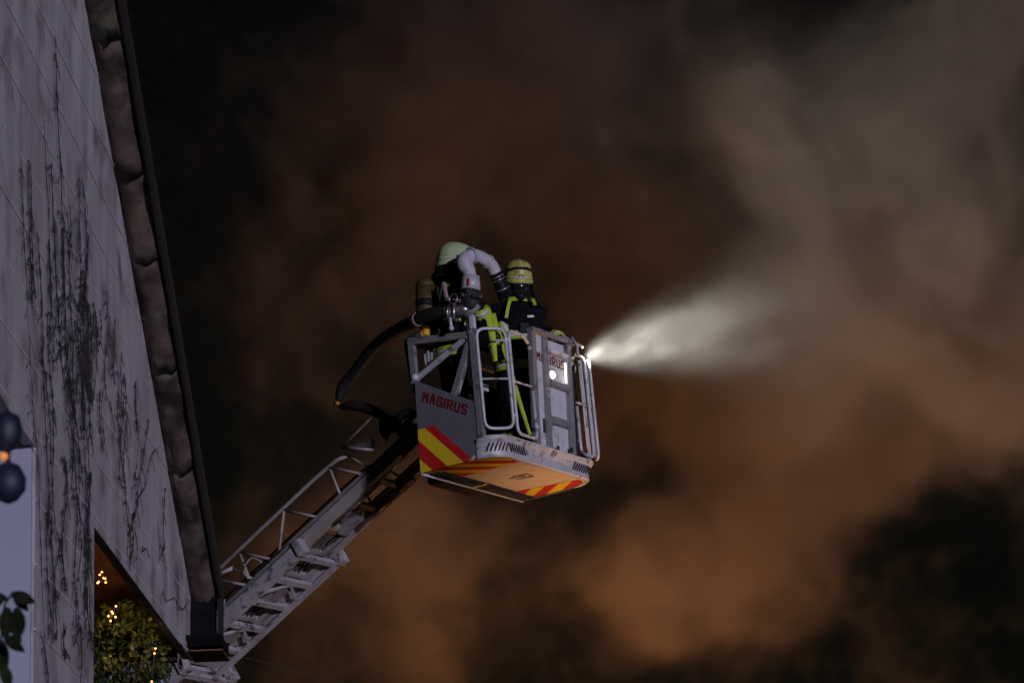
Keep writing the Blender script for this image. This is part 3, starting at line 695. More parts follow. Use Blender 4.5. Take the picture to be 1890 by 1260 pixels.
# ------------------------------------------------------------------ the aerial ladder
lad = empty('aerial_ladder', RIG); tag(lad, 'grey telescopic aerial ladder rising from behind the eaves', 'ladder')
TH = R(27.5); ct, st_ = math.cos(TH), math.sin(TH)
def Lp(s, y, n): return Vector((-2.12+s*ct-n*st_, y, -.27+s*st_+n*ct))
UPV = Vector((-st_, 0, ct))
def section(hw, n0, s0, s1, hand_h, hand_end, mat_, pitch, rail_h, phase=0., topc=True, wide=.055):
    for sy in (-1, 1):
        y = sy*hw
        mb = MB(); mb.bar(Lp(s0, y, n0+rail_h/2), Lp(s1, y, n0+rail_h/2), wide, rail_h, UPV); rl = mb.build('rail', MT[mat_], lad)
        mb = MB(); mb.bar(Lp(s0, y-sy*wide*.55, n0+.008), Lp(s1, y-sy*wide*.55, n0+.008), wide*1.3, .014, UPV); mb.build('rail_flange', MT[mat_], rl)
        mb = MB(); mb.bar(Lp(s0, y+sy*.005, n0+rail_h+.035), Lp(s1-.1, y+sy*.005, n0+rail_h+.035), .03, .03, UPV); mb.build('cable_duct', MT['steel'], rl)
        mb = MB(); e = hand_end
        mb.tube([Lp(s0, y, n0+hand_h), Lp(e-.45, y, n0+hand_h), Lp(e-.12, y, n0+hand_h-.015), Lp(e, y, n0+hand_h-.06)], .019, 7); hr = mb.build('handrail', MT[mat_], lad)
        if e < s1-.15:
            mb = MB(); mb.tube([Lp(e, y, n0+hand_h-.06), Lp(e+.12, y, n0+rail_h+.06)], .011, 6); mb.build('truss_bar', MT[mat_], hr)
        s = e-.22; kk = 0
        while s > s0+.3:
            mb = MB(); mb.tube([Lp(s, y, n0+hand_h-.02), Lp(s-.05 if kk % 2 == 0 else s-.30, y, n0+rail_h)], .014, 6); mb.build('truss_bar', MT[mat_], hr)
            mb = MB(); mb.tube([Lp(s, y, n0+hand_h-.02), Lp(s+.30, y, n0+rail_h)], .014, 6); mb.build('truss_bar', MT[mat_], hr)
            s -= .62; kk += 1
        # end bracket
        mb = MB(); mb.box((-.07, -wide*.95, -.015), (.02, wide*.95, rail_h+.02), Matrix.Translation(Lp(s1, y, n0)) @ Matrix.Rotation(-TH, 4, 'Y'), .012); mb.build('end_bracket', MT[mat_], rl)
        mb = MB(); mb.tube([Lp(s1-.02, y-sy*.07, n0+.01), Lp(s1-.02, y+sy*.03, n0+.01)], .022, 10); mb.build('guide_roller', MT['steel'], rl)
    s = s1-.10-phase; kk = 0
    while s > s0+.1:
        mb = MB(); mb.bar(Lp(s, -hw+.02, n0+.03), Lp(s, hw-.02, n0+.03), .055, .045, UPV); mb.build('rung', MT[mat_], lad)
        if kk % 2 == 1:
            for sy in (-1, 1):
                mb = MB(); mb.bar(Lp(s-.03, 0, n0+.02), Lp(s-.22, sy*(hw-.02), n0+.02), .03, .022, UPV); mb.build('rung_brace', MT[mat_], lad)
        s -= pitch; kk += 1
section(.235, .06, -4.2, 1.60, .46, .84, 'olive', .33, .095, .55)
section(.305, -.02, -5.0, .02, .46, -.72, 'ladder', .33, .115)
section(.36, -.12, -7.5, -1.62, .52, -2.2, 'ladder', .33, .12)
# head of the ladder under the basket
mb = MB(); mb.box((-.16, -.30, -.14), (.34, .30, .14), Matrix.Translation(Lp(1.55, 0, .12)) @ Matrix.Rotation(-TH, 4, 'Y'), .04); mb.build('head_block', MT['olive'], lad)
mb = MB(); mb.box((-.66, -.36, .02), (-.43, .36, .26), None, .03); mb.build('levelling_box', MT['dark'], lad)
mb = MB(); mb.bar(Lp(1.5, -.30, .25), (-.44, -.30, .60), .05, .09); mb.bar(Lp(1.5, .30, .25), (-.44, .30, .60), .05, .09); mb.build('levelling_arm', MT['olive'], lad)
for y in (-.18, .18):
    mb = MB(); mb.tube([Lp(.35, y, .06), Lp(.95, y, .06)], .03, 8); mb.tube([Lp(.95, y, .06), Lp(1.4, y, .08)], .018, 8); mb.build('levelling_cylinder', MT['chrome'], lad)
mb = MB(); mb.box((-.16, -.06, -.03), (.10, .06, .05), Matrix.Translation(Lp(.42, .02, .05)) @ Matrix.Rotation(-TH, 4, 'Y'), .02); mb.build('pulley_block', MT['steel'], lad)
mb = MB(); mb.box((-.1, -.05, -.03), (.08, .05, .05), Matrix.Translation(Lp(1.05, .12, .02)) @ Matrix.Rotation(-TH, 4, 'Y'), .02); mb.build('cable_block', MT['olive'], lad)
for y, mt in ((-.10, 'dark'), (-.06, 'rubber'), (.0, 'rubber'), (.06, 'dark')):
    mb = MB(); mb.tube([Lp(-5, y, .09), Lp(.2, y, .08)], .012, 6); mb.build('cable', MT[mt], lad)
for s in (-.62, -1.2, -1.9):
    mb = MB(); mb.box((-.12, -.12, -.02), (.10, .06, .03), Matrix.Translation(Lp(s, .02, .03)) @ Matrix.Rotation(-TH, 4, 'Y'), .008); mb.build('cover_plate', MT['steel'], lad)
mb = MB(); mb.tube([Lp(-1.55, .0, .075), Lp(-1.42, .0, .075)], .016, 7); mb.build('cable_sleeve', MT['red_hose'], lad)
# spring and loop between the handrail bars
mb = MB(); A_, B_ = Lp(-1.16, -.31, .30), Lp(-.92, -.31, .42); ax = (B_-A_); u1 = ax.orthogonal().normalized(); u2 = ax.normalized().cross(u1)
mb.tube([A_+ax*(i/90)+(u1*math.cos(i*.9)+u2*math.sin(i*.9))*.02 for i in range(91)], .005, 4); mb.build('spring', MT['chrome'], lad)
mb = MB(); mb.tube(spline([Lp(-.62, -.33, .16), Lp(-.60, -.35, .26), Lp(-.48, -.34, .30), Lp(-.42, -.32, .20)], 5), .009, 6); mb.build('cable_loop', MT['olive'], lad)
# triangular hose guide frame
tri = [(-1.56, -.36, .575), (-1.15, -.36, .80), (-1.03, -.36, .72), (-1.0, -.36, .60), (-1.12, -.36, .46)]
mb = MB(); mb.tube(rround(tri[:4]+[(-1.06, -.36, .50)], .035, 4, False), .013, 6); mb.tube([(-1.56, -.36, .575), (-1.20, -.36, .47)], .013, 6); hg = mb.build('hose_guide', MT['olive'], lad)
mb = MB(); mb.box((-1.48, -.345, .55), (-1.20, -.32, .575)); mb.prism([(-1.5, .545), (-1.2, .49), (-1.22, .60), (-1.30, .575)], lambda u, v, t: (u, -.34+t, v), 0, .02); mb.build('guide_plate', MT['chrome'], hg)
mb = MB(); mb.ball((-1.07, -.35, .66), (.055, .05, .12), 10); mb.build('lamp_body', MT['dark'], hg)
mb = MB(); mb.tube([(-1.075, -.40, .73), (-1.075, -.415, .735)], .022, 8); mb.build('lamp_glass', MT['chrome'], hg)
mb = MB(); mb.bar((-.95, -.30, .40), (-.50, -.30, .66), .06, .16); mb.build('guide_arm', MT['olive'], hg)
mb = MB(); mb.tube(spline([(-1.02, -.33, .62), (-.86, -.33, .74), (-.70, -.33, .66), (-.55, -.33, .60), (-.42, -.33, .62)], 5), .045, 8); mb.build('conduit', MT['rubber'], hg)
mb = MB(); mb.box((-.80, -.38, .52), (-.46, -.32, .66), Matrix.Identity(4), .02); mb.build('bracket_plate', MT['pink'], hg)

# ------------------------------------------------------------------ fire hose and water monitor
def rig_obj(name): return empty(name, RIG)
hose = rig_obj('fire_hose'); tag(hose, 'black rubber hose arching from the ladder up to the water monitor', 'hose')
hp = spline([(.07, -.845, 1.345), (-.004, -.87, 1.365), (-.124, -.88, 1.382), (-.281, -.85, 1.377), (-.568, -.72, 1.389), (-.907, -.56, 1.376), (-1.145, -.45, 1.312), (-1.328, -.38, 1.225), (-1.481, -.35, 1.142), (-1.56, -.35, 1.02)], 6)
mb = MB(); nn = len(hp); mb.tube(hp, [.058 if i < nn-5 else .058-.006*(i-nn+6) for i in range(nn)], 12); mb.build('upper_run', MT['rubber'], hose)
hp2 = spline([(-1.565, -.35, .99), (-1.50, -.35, .955), (-1.38, -.35, .935), (-1.25, -.35, .875), (-1.12, -.35, .80), (-1.0, -.33, .70), (-.9, -.28, .56)], 5)
mb = MB(); nn = len(hp2); mb.tube(hp2, [.02+.03*min(1, i/8) for i in range(nn)], 10); mb.build('lower_run', MT['rubber'], hose)
mb = MB(); mb.tube([(-1.60, -.35, 1.01), (-1.52, -.36, .965)], .022, 8); mb.build('fold_clip', MT['amber'], hose)
mb = MB(); mb.tube([hp[18]*.5+hp[17]*.5, hp[18], hp[19]], .0615, 12); mb.build('hose_band', MT['pink'], hose)
mon = rig_obj('water_monitor'); tag(mon, 'pale grey curved water monitor pipe above the basket corner', 'water monitor')
mb = MB(); mb.tube([(.235, -.80, 1.12), (.235, -.79, 1.32)], .035, 8); mb.tube([(.10, -.79, 1.37), (.235, -.79, 1.33), (.33, -.77, 1.38)], [.03, .05, .03], 8); mb.build('stand', MT['steel'], mon)
mb = MB(); mb.box((.262, -.845, 1.16), (.30, -.80, 1.28)); mb.build('scale_plate', MT['white_panel'], mon)
mb = MB(); mb.tube([(.02, -.862, 1.36), (.12, -.835, 1.345)], .066, 12); mb.tube([(.06, -.85, 1.355), (.075, -.846, 1.352)], .078, 12); mb.tube([(.105, -.84, 1.348), (.13, -.83, 1.345)], .084, 12); mb.tube([(.13, -.83, 1.345), (.25, -.79, 1.38)], .055, 12); mb.build('hose_coupling', MT['chrome'], mon)
mb = MB(); mb.tube([(.10, -.90, 1.29), (.11, -.91, 1.20)], .016, 6); mb.ball((.11, -.91, 1.19), .026, 8); mb.build('drain_lever', MT['alu'], mon)
mb = MB(); mb.tube([(.17+.045*math.cos(i*.785), -.93, 1.44+.045*math.sin(i*.785)) for i in range(8)], .008, 5, True); mb.tube([(.17, -.93, 1.44), (.20, -.84, 1.42)], .01, 5); mb.build('hand_wheel', MT['chrome'], mon)
mb = MB(); mb.bar((.06, -.86, 1.47), (.045, -.86, 1.64), .03, .02); mb.build('tally_plate', MT['pink'], mon)
mb = MB(); mb.ball((.25, -.78, 1.42), (.095, .09, .10), 14); mb.tube([(.25, -.78, 1.42), (.25, -.78, 1.53)], [.085, .092], 14)
for i in range(10):
    a = i*.63; mb.ball((.25+.09*math.cos(a), -.78+.09*math.sin(a), 1.45+.03*(i % 3)), .026, 6)
mb.build('swivel_gear', MT['dark'], mon)
mb = MB()
for i in range(12):
    a = i*.52; mb.ball((.25+.105*math.cos(a), -.78+.10*math.sin(a), 1.44+.025*(i % 4)), .010, 5)
mb.build('gear_bolt_ring', MT['chrome'], mon)
mb = MB(); mb.tube([(.26, -.775, 1.52), (.27, -.77, 1.655)], [.090, .080], 16); b_ = mb.build('pipe_collar', MT['monitor'], mon)
mb = MB(); mb.bar((.30, -.862, 1.545), (.30, -.854, 1.615), .01, .016); mb.build('collar_mark', MT['red'], b_)
pp = spline([(.27, -.77, 1.62), (.258, -.775, 1.71), (.232, -.785, 1.775), (.235, -.755, 1.835), (.265, -.68, 1.875), (.29, -.58, 1.865), (.31, -.48, 1.82), (.315, -.43, 1.755)], 6)
mb = MB(); nn = len(pp); mb.tube(pp, [.058+.020*math.exp(-((i-14)/6)**2) for i in range(nn)], 16); mb.build('curved_pipe', MT['monitor'], mon)
for i in (22, 33):
    mb = MB(); mb.tube([pp[i], pp[i+1]], [.080 if i == 22 else .070]*2, 16); mb.build('pipe_flange', MT['monitor'], mon)
mb = MB(); nz0 = pp[-1]; nd = (pp[-1]-pp[-4]).normalized(); mb.tube([nz0-nd*.02, nz0+nd*.10, nz0+nd*.12, nz0+nd*.24], [.05, .055, .06, .07], 14); nzz = mb.build('nozzle', MT['black'], mon)
for t in (.03, .06, .15):
    mb = MB(); mb.tube([nz0+nd*t, nz0+nd*(t+.012)], .062+.012*(t > .1), 14); mb.build('nozzle_ring', MT['chrome'], nzz)
# lime webbing
def ribbon(name, pts, w, wd, lab):
    root = None; P = spline(pts, 6); mb = MB(); vs_ = []; fs_ = []
    for i, p in enumerate(P):
        t = i/len(P); wv = Vector(wd).normalized(); wv = Matrix.Rotation(.5*math.sin(t*5), 3, 'Z') @ wv; ww = w*(.75+.25*math.sin(t*4+1))
        nv = Vector((.006, -.006, 0))
        vs_ += [p-wv*ww/2, p+wv*ww/2, p+wv*ww/2+nv, p-wv*ww/2+nv]
    for i in range(len(P)-1):
        b = 4*i
        for k in range(4): fs_.append((b+k, b+(k+1) % 4, b+4+(k+1) % 4, b+4+k))
    fs_ += [(0, 1, 2, 3), tuple(4*(len(P)-1)+k for k in range(4))]
    mb.add(vs_, fs_, True); o = mb.build(name, MT['lime']); o.matrix_world = RIG; tag(o, lab, 'strap', 'lime straps in the basket'); return o
ribbon('webbing_strap', [(.27, -.62, 1.42), (.33, -.65, 1.36), (.36, -.66, 1.2), (.375, -.665, 1.0), (.375, -.665, .87)], .085, (.8, .6, 0), 'broad lime strap hanging straight over the first gate')
ribbon('webbing_strap', [(.30, -.52, 1.36), (.36, -.58, 1.22), (.385, -.53, 1.05), (.39, -.46, .85), (.395, -.38, .60), (.40, -.29, .36), (.40, -.25, .27)], .06, (.7, .7, .1), 'long lime strap slanting down behind the second gate')

# ------------------------------------------------------------------ the two firefighters
def rp(x, y, z): return RIG @ Vector((x, y, z))
def glove(parent, c, d, side_):
    """palm, four fingers and a thumb curled forward"""
    d = Vector(d).normalized(); u = Vector((0, 0, 1)); s_ = d.cross(u).normalized()*side_; u = s_.cross(d)*side_
    mb = MB(); mb.ball(c, .048, 10); mb.capsule(c, .036, c+d*.06, .04, 8)
    for i, L in enumerate((.050, .062, .066, .056)):
        b0 = c+d*.075+s_*(.033-.022*i); b1 = b0+d*L*.7-u*.012; b2 = b1+d*L*.35-u*.035
        mb.capsule(b0, .0125, b1, .0115, 7); mb.capsule(b1, .0115, b2, .010, 7)
    t0 = c+d*.02+s_*.04; t1 = t0+s_*.03+d*.03; t2 = t1+d*.035-u*.015
    mb.capsule(t0, .014, t1, .013, 7); mb.capsule(t1, .013, t2, .011, 7)
    return remesh(mb, 'glove', MT['black'], .006, parent, 2)
def person(base, face, H, elbows, hands, lab, hm, head_tilt=0., cyl=True, lean=0.):
    """base: feet point in the world, face: heading angle; body built facing +Y locally"""
    M = Matrix.Translation(base) @ Matrix.Rotation(face, 4, 'Z')
    inv = M.inverted(); k = H/1.80
    V = lambda x, y, z: Vector((x*k, y*k+lean*z*k, z*k))
    mb = MB()
    for sx in (-1, 1):
        hip, knee, ank = V(.10*sx, 0, .90), V(.12*sx, .03, .48), V(.125*sx, -.02, .09)
        mb.capsule(hip, .115*k, knee, .085*k, 12); mb.capsule(knee, .085*k, ank, .075*k, 12)
        mb.capsule(V(.125*sx, -.03, .055), .055*k, V(.135*sx, .15, .045), .048*k, 10)
        sh = V(.185*sx, 0, 1.42); el = inv @ Vector(elbows[0 if sx < 0 else 1]); ha = inv @ Vector(hands[0 if sx < 0 else 1])
        mb.ball(sh, .076*k, 12); mb.capsule(V(.05*sx, -.01, 1.515), .05*k, sh, .07*k, 12); mb.capsule(sh, .078*k, el, .066*k, 12); mb.capsule(el, .066*k, ha, .048*k, 12)
    mb.ball(V(0, 0, .95), (.20*k, .155*k, .17*k), 16); mb.ball(V(0, 0, 1.12), (.195*k, .145*k, .18*k), 16)
    mb.ball(V(0, .005, 1.30), (.215*k, .155*k, .19*k), 16); mb.ball(V(0, 0, 1.42), (.20*k, .12*k, .10*k), 16)
    mb.capsule(V(0, 0, 1.46), .075*k, V(0, .02, 1.58), .068*k, 12)
    hc = V(0, .03, 1.665)
    mb.ball(hc, (.085*k, .10*k, .125*k), 14); mb.ball(hc+Vector((0, .095*k, -.02*k)), (.018*k, .03*k, .03*k), 8)
    body = remesh(mb, 'person', MT['jacket'], .014, None, 4)
    nrm_ = [v.normal.copy() for v in body.data.vertices]
    for v, n_v in zip(body.data.vertices, nrm_):
        c_ = v.co.copy(); f_ = 1-abs(noise.noise(Vector((c_.x*7, c_.y*7, c_.z*13+k*9))))*2.2
        if c_.z < 1.5*k: v.co = c_+n_v*(.016*f_-.006+.006*noise.noise(c_*26)); body.matrix_world = M; tag(body, lab, 'person')
    HM = Matrix.Translation(hc) @ Matrix.Rotation(head_tilt, 4, 'X') @ Matrix.Scale(1.15 if cyl and hm == 'helmet' else 1.04, 4)
    # helmet dome
    hb_ = MB(); vs_ = []; fs_ = []; n = 24
    prof = [(1.0, -.015), (1.06, -.01), (1.07, .012), (1.0, .03), (.985, .075), (.93, .115), (.80, .15), (.58, .172), (.30, .184), (.04, .187)]
    for r_, z in prof:
        for i in range(n):
            a = 2*math.pi*i/n; fx = .118*r_; fy = .142*r_*(1.05 if math.sin(a) > 0 and r_ > 1 else 1)
            ridge = .008*math.exp(-(math.cos(a)/.25)**2) if z > .07 else 0
            vs_.append(HM @ (Vector((fx*math.cos(a), fy*math.sin(a)-.005, z+.02+ridge-.02*(math.sin(a) < 0)*(r_ >= .99)))*k))
    m_ = len(prof)
    for i in range(m_-1):
        for j in range(n): fs_.append((i*n+j, i*n+(j+1) % n, (i+1)*n+(j+1) % n, (i+1)*n+j))
    fs_.append([(m_-1)*n+j for j in range(n)]); fs_.append(list(range(n))[::-1])
    hb_.add(vs_, fs_, True); he = hb_.build('helmet', MT[hm], body)
    b = MB(); ring = [HM @ (Vector((.1195*math.cos(a), .144*math.sin(a)-.005, .055))*k) for a in [2*math.pi*i/24 for i in range(24)]]
    b.tube(ring, .006*k, 5, True); b.build('helmet_band', MT['silver_tape'], he)
    b = MB()
    for sx in (-1, 1): b.bar(HM @ (Vector((-.022*sx, .137, .06))*k), HM @ (Vector((0, .128, .10))*k), .007, .006)
    b.bar(HM @ (Vector((-.013, .137, .075))*k), HM @ (Vector((.013, .137, .075))*k), .006, .006); b.build('helmet_badge', MT['black'], he)
    b = MB(); arc = [HM @ (Vector((.128*math.cos(a), .156*math.sin(a)-.005, .09+.05*math.sin(a)))*k) for a in [math.pi*(.06+.88*i/14) for i in range(15)]]
    b.tube(arc, .009*k, 6); b.build('raised_visor', MT['visor'], he)
    # neck flap
    b = MB(); vs_ = []; fs_ = []; n = 17
    for lay, gr in ((0, 0), (1, .012)):
        for zi, (z, r_) in enumerate(((.012, 1.0), (-.05, 1.10), (-.105, 1.30))):
            for i in range(n):
                a = math.pi+math.pi*i/(n-1); a = math.pi*1.5+(a-math.pi*1.5)*1.18
                vs_.append(HM @ (Vector(((.112*r_+gr)*math.cos(a), (.135*r_+gr)*math.sin(a)-.005, z))*k))
    I = lambda l, zi, i: l*3*n+zi*n+i
    for zi in range(2):
        for i in range(n-1):
            fs_ += [(I(0,zi,i), I(0,zi,i+1), I(0,zi+1,i+1), I(0,zi+1,i)), (I(1,zi,i), I(1,zi+1,i), I(1,zi+1,i+1), I(1,zi,i+1))]
    for i in range(n-1): fs_ += [(I(0,2,i), I(0,2,i+1), I(1,2,i+1), I(1,2,i)), (I(0,0,i), I(1,0,i), I(1,0,i+1), I(0,0,i+1))]
    for zi in range(2): fs_ += [(I(0,zi,0), I(1,zi,0), I(1,zi+1,0), I(0,zi+1,0)), (I(0,zi,n-1), I(0,zi+1,n-1), I(1,zi+1,n-1), I(1,zi,n-1))]
    b.add(vs_, fs_, True); b.build('neck_flap', MT['black'], he)
    # breathing mask over the face
    b = MB(); b.ball(HM @ (Vector((0, .0, -.05))*k), (.118*k, .115*k, .15*k), 14); b.ball(HM @ (Vector((0, .0, -.15))*k), (.11*k, .10*k, .07*k), 14); b.ball(HM @ (Vector((0, .05, -.045))*k), (.095*k, .085*k, .125*k), 14); b.ball(HM @ (Vector((0, .125, -.10))*k), (.045*k, .045*k, .045*k), 10)
    b.tube([HM @ (Vector((-.05, .10, -.11))*k), HM @ (Vector((-.10, .12, -.15))*k)], .025*k, 8)
    mk = remesh(b, 'breathing_mask', MT['black'], .009, body, 2)
    b = MB(); b.ball(HM @ (Vector((0, .078, -.02))*k), (.078*k, .068*k, .068*k), 16); b.build('face_window', MT['visor'], mk)
    # jacket bands
    def band(c, rx, ry, z, h, mt, nm='reflective_band', tilt=0.):
        b = MB(); n = 28; vs_ = []; fs_ = []
        for q in (0, 1):
            for i in range(n):
                a = 2*math.pi*i/n
                vs_.append(c+Vector((rx*math.cos(a), ry*math.sin(a), z+(h if q else 0)+tilt*math.sin(a)))*k)
        b.add(vs_, [(i, (i+1) % n, n+(i+1) % n, n+i) for i in range(n)], True)
        o = b.build(nm, MT[mt], body); md = o.modifiers.new('t', 'SOLIDIFY'); md.thickness = .006; return o
    for z, rx, ry in ((.86, .232, .182), (1.12, .213, .163)):
        band(V(0, 0, 0), rx, ry, z, .035, 'lime_tape'); band(V(0, 0, 0), rx+.003, ry+.003, z+.035, .022, 'silver_tape'); band(V(0, 0, 0), rx, ry, z+.057, .03, 'lime_tape')
    band(V(0, .0, 0), .155, .125, 1.475, .04, 'lime_tape', 'collar_band', .012)
    def limb_band(a, b_, t, r_, w=.05):
        a = Vector(a); b_ = Vector(b_); p = a.lerp(b_, t); d = (b_-a).normalized()
        for q, mt, rr in ((-w, 'lime_tape', r_), (-w*.25, 'silver_tape', r_+.003), (w*.25, 'lime_tape', r_)):
            m2 = MB(); m2.tube([p+d*q, p+d*(q+w*.72)], rr*k, 14); m2.build('reflective_band', MT[mt], body)
    for i, sx in enumerate((-1, 1)):
        sh = V(.20*sx, 0, 1.44); el = inv @ Vector(elbows[i]); ha = inv @ Vector(hands[i])
        limb_band(sh, el, .62, .080); limb_band(el, ha, .72, .062); glove(body, ha, (ha-el), sx)
        limb_band(V(.12*sx, .03, .48), V(.125*sx, -.02, .09), .55, .088)
        st2 = MB(); pa = [V(.105*sx, .125, 1.505), V(.12*sx, .158, 1.44)] if sx < 0 else [V(.09, .12, 1.51), V(.12, .165, 1.42), V(.145, .175, 1.31)]
        for a, b_ in zip(pa, pa[1:]): st2.bar(a, b_, .03, .014, (0, 1, 0))
        st2.build('harness_strap', MT['lime_tape'], body)
        pb = [V(.115*sx, -.125, 1.50), V(.115*sx, -.165, 1.34), V(.10*sx, -.16, 1.14)]
        st2 = MB(); 
        for a, b_ in zip(pb, pb[1:]): st2.bar(a, b_, .04, .016, (0, 1, 0))
        st2.bar(V(.115*sx, .135, 1.50), V(.115*sx, -.125, 1.50), .04, .016); st2.build('harness_strap', MT['black'], body)
    st2 = MB(); st2.box(V(-.05, .15, 1.18), V(.03, .20, 1.27), None, .01); st2.build('radio', MT['black'], body)
    st2 = MB(); st2.bar(V(-.10, .178, 1.33), V(-.04, .184, 1.325), .02, .02); st2.build('chest_label', MT['silver_tape'], body)
    if cyl:
        c = MB(); a0, a1 = V(0, -.245, 1.20), V(0, -.245, 1.50)
        c.capsule(a0, .082*k, a1, .082*k, 16); ac = c.build('air_cylinder', MT['cylinder'], body)
        c = MB(); c.tube([a0+Vector((0, 0, -.08)), a0+Vector((0, 0, -.14))], .035, 10); c.ball(a0+Vector((-.03, -.02, -.12)), .045, 8); c.build('cylinder_valve', MT['amber'], ac)
        c = MB(); c.box(V(-.11, -.175, .98), V(.11, -.15, 1.48), None, .01); c.build('back_plate', MT['black'], body)
        c = MB(); c.tube([a0.lerp(a1, .5)+Vector((0, 0, -.03)), a0.lerp(a1, .5)+Vector((0, 0, .03))], .087*k, 16); c.build('cylinder_strap', MT['black'], ac)
    return body
pA = rp(-.17, -.57, .105); pB = rp(.02, .20, .105)
person(pA, math.atan2(.30, 1)-math.pi/2, 1.90, (rp(.28, -.62, 1.25), rp(.02, -.72, 1.22)), (rp(.30, -.72, 1.36), rp(.12, -.76, 1.40)),
       'firefighter with pale green helmet and yellow air cylinder behind the monitor', 'helmet', -.12)
person(pB, math.atan2(-.95, .18)-math.pi/2, 1.87, (rp(-.12, -.10, 1.28), rp(.12, .64, 1.46)), (rp(.14, -.16, 1.12), rp(.30, .60, 1.345)),
       'firefighter with dented yellow helmet and black mask facing the street', 'helmet_y', -.30)

# thin overhead cable low in the picture
mb = MB(); mb.tube(spline([at(-300, 1150, 34), at(300, 1190, 33), at(560, 1238, 33), at(660, 1259, 33), at(900, 1300, 32), at(1500, 1420, 31)], 6), .006, 5)
o = mb.build('overhead_cable', MT['dark']); tag(o, 'thin dark cable sagging below the ladder', 'cable')

# ------------------------------------------------------------------ smoke and lit spray
def vol_material(name, color, aniso):
    m = bpy.data.materials.new(name); m.use_nodes = True; nt = m.node_tree; nt.nodes.clear()
    out = nt.nodes.new('ShaderNodeOutputMaterial'); v = nt.nodes.new('ShaderNodeVolumePrincipled')
    v.inputs['Color'].default_value = (*color, 1); v.inputs['Anisotropy'].default_value = aniso
    nt.links.new(v.outputs[0], out.inputs['Volume']); return m, nt, v
def math_node(nt, op, a, b=None, c=None, clampv=False):
    n = nt.nodes.new('ShaderNodeMath'); n.operation = op; n.use_clamp = clampv
    for i, x in enumerate((a, b, c)):
        if x is None: continue
        if isinstance(x, (int, float)): n.inputs[i].default_value = x
        else: nt.links.new(x, n.inputs[i])
    return n.outputs[0]
def smooth(nt, x, lo, hi):
    n = nt.nodes.new('ShaderNodeMapRange'); n.interpolation_type = 'SMOOTHSTEP'; n.inputs[1].default_value = lo; n.inputs[2].default_value = hi
    nt.links.new(x, n.inputs[0]); return n.outputs[0]
def ellipse(nt, pos, c, r):
    """1 inside, 0 outside a soft ellipsoid"""
    s = nt.nodes.new('ShaderNodeVectorMath'); s.operation = 'SUBTRACT'; nt.links.new(pos, s.inputs[0]); s.inputs[1].default_value = c
    d = nt.nodes.new('ShaderNodeVectorMath'); d.operation = 'DIVIDE'; nt.links.new(s.outputs[0], d.inputs[0]); d.inputs[1].default_value = r
    l = nt.nodes.new('ShaderNodeVectorMath'); l.operation = 'LENGTH'; nt.links.new(d.outputs[0], l.inputs[0])
    return smooth(nt, l.outputs['Value'], 1.0, .25)
def noise_node(nt, pos, scale, detail, rough=.5, dist=0., offs=(0, 0, 0)):
    mp = nt.nodes.new('ShaderNodeVectorMath'); mp.operation = 'ADD'; mp.inputs[1].default_value = offs; nt.links.new(pos, mp.inputs[0])
    n = nt.nodes.new('ShaderNodeTexNoise'); n.inputs['Scale'].default_value = scale; n.inputs['Detail'].default_value = detail; n.inputs['Roughness'].default_value = rough; n.inputs['Distortion'].default_value = dist
    nt.links.new(mp.outputs[0], n.inputs['Vector']); return n.outputs['Fac']
SM, nt, vol = vol_material('brown_smoke', (.60, .53, .46), .5)
vol.inputs['Density Attribute'].default_value = 'density'; vol.inputs['Density'].default_value = 1.0
SM.cycles.volume_step_rate = STEP
ng = bpy.data.node_groups.new('smoke_field', 'GeometryNodeTree'); nt = ng
ng.interface.new_socket('Geometry', in_out='OUTPUT', socket_type='NodeSocketGeometry')
pos = ng.nodes.new('GeometryNodeInputPosition').outputs[0]
def warp(src, scale, detail, amp):
    n = nt.nodes.new('ShaderNodeTexNoise'); n.inputs['Scale'].default_value = scale; n.inputs['Detail'].default_value = detail; n.inputs['Roughness'].default_value = .55; nt.links.new(src, n.inputs['Vector'])
    sb = nt.nodes.new('ShaderNodeVectorMath'); sb.operation = 'SUBTRACT'; nt.links.new(n.outputs['Color'], sb.inputs[0]); sb.inputs[1].default_value = (.5, .5, .5)
    ma = nt.nodes.new('ShaderNodeVectorMath'); ma.operation = 'MULTIPLY_ADD'; nt.links.new(sb.outputs[0], ma.inputs[0]); ma.inputs[1].default_value = (amp,)*3; nt.links.new(src, ma.inputs[2]); return ma.outputs[0]
wp = warp(pos, .38, 2, 3.6); wp2 = warp(wp, 1.3, 2, .9)
tot = None
def add_blob(px, py, y, rx, ry, rd, w):
    global tot
    c = at(px, py, y); k = y/FPX*1.04
    e = ellipse(nt, wp, tuple(c), (rx*k, rd, ry*k)); e = math_node(nt, 'MULTIPLY', e, w)
    tot = e if tot is None else math_node(nt, 'ADD', tot, e)
for bl_ in ((980, 220, 39, 620, 480, 6, .72), (760, 1080, 40, 480, 330, 6, .43), (1600, 330, 35, 460, 460, 5, .95), (1500, 720, 36, 360, 300, 4, 1.0),
            (1230, 1060, 37, 290, 180, 4, .72), (1860, 640, 36, 300, 300, 4, .8), (600, 560, 42, 380, 460, 5, .38), (1420, 890, 37, 250, 210, 4, .75), (1220, 660, 40, 420, 330, 5, .6), (1850, 80, 38, 330, 260, 5, .55)): add_blob(*bl_)
n1 = noise_node(nt, wp2, .72, 5, .58, .0, (3.1, .4, 1.7)); n2 = noise_node(nt, wp2, 1.6, 4, .6, .0)
ero = math_node(nt, 'ADD', math_node(nt, 'MULTIPLY_ADD', n1, 2.6, -1.3), math_node(nt, 'MULTIPLY_ADD', n2, .55, -.275))
core = smooth(nt, math_node(nt, 'ADD', tot, ero), .28, .82)
haze_ = math_node(nt, 'MULTIPLY', tot, .10)
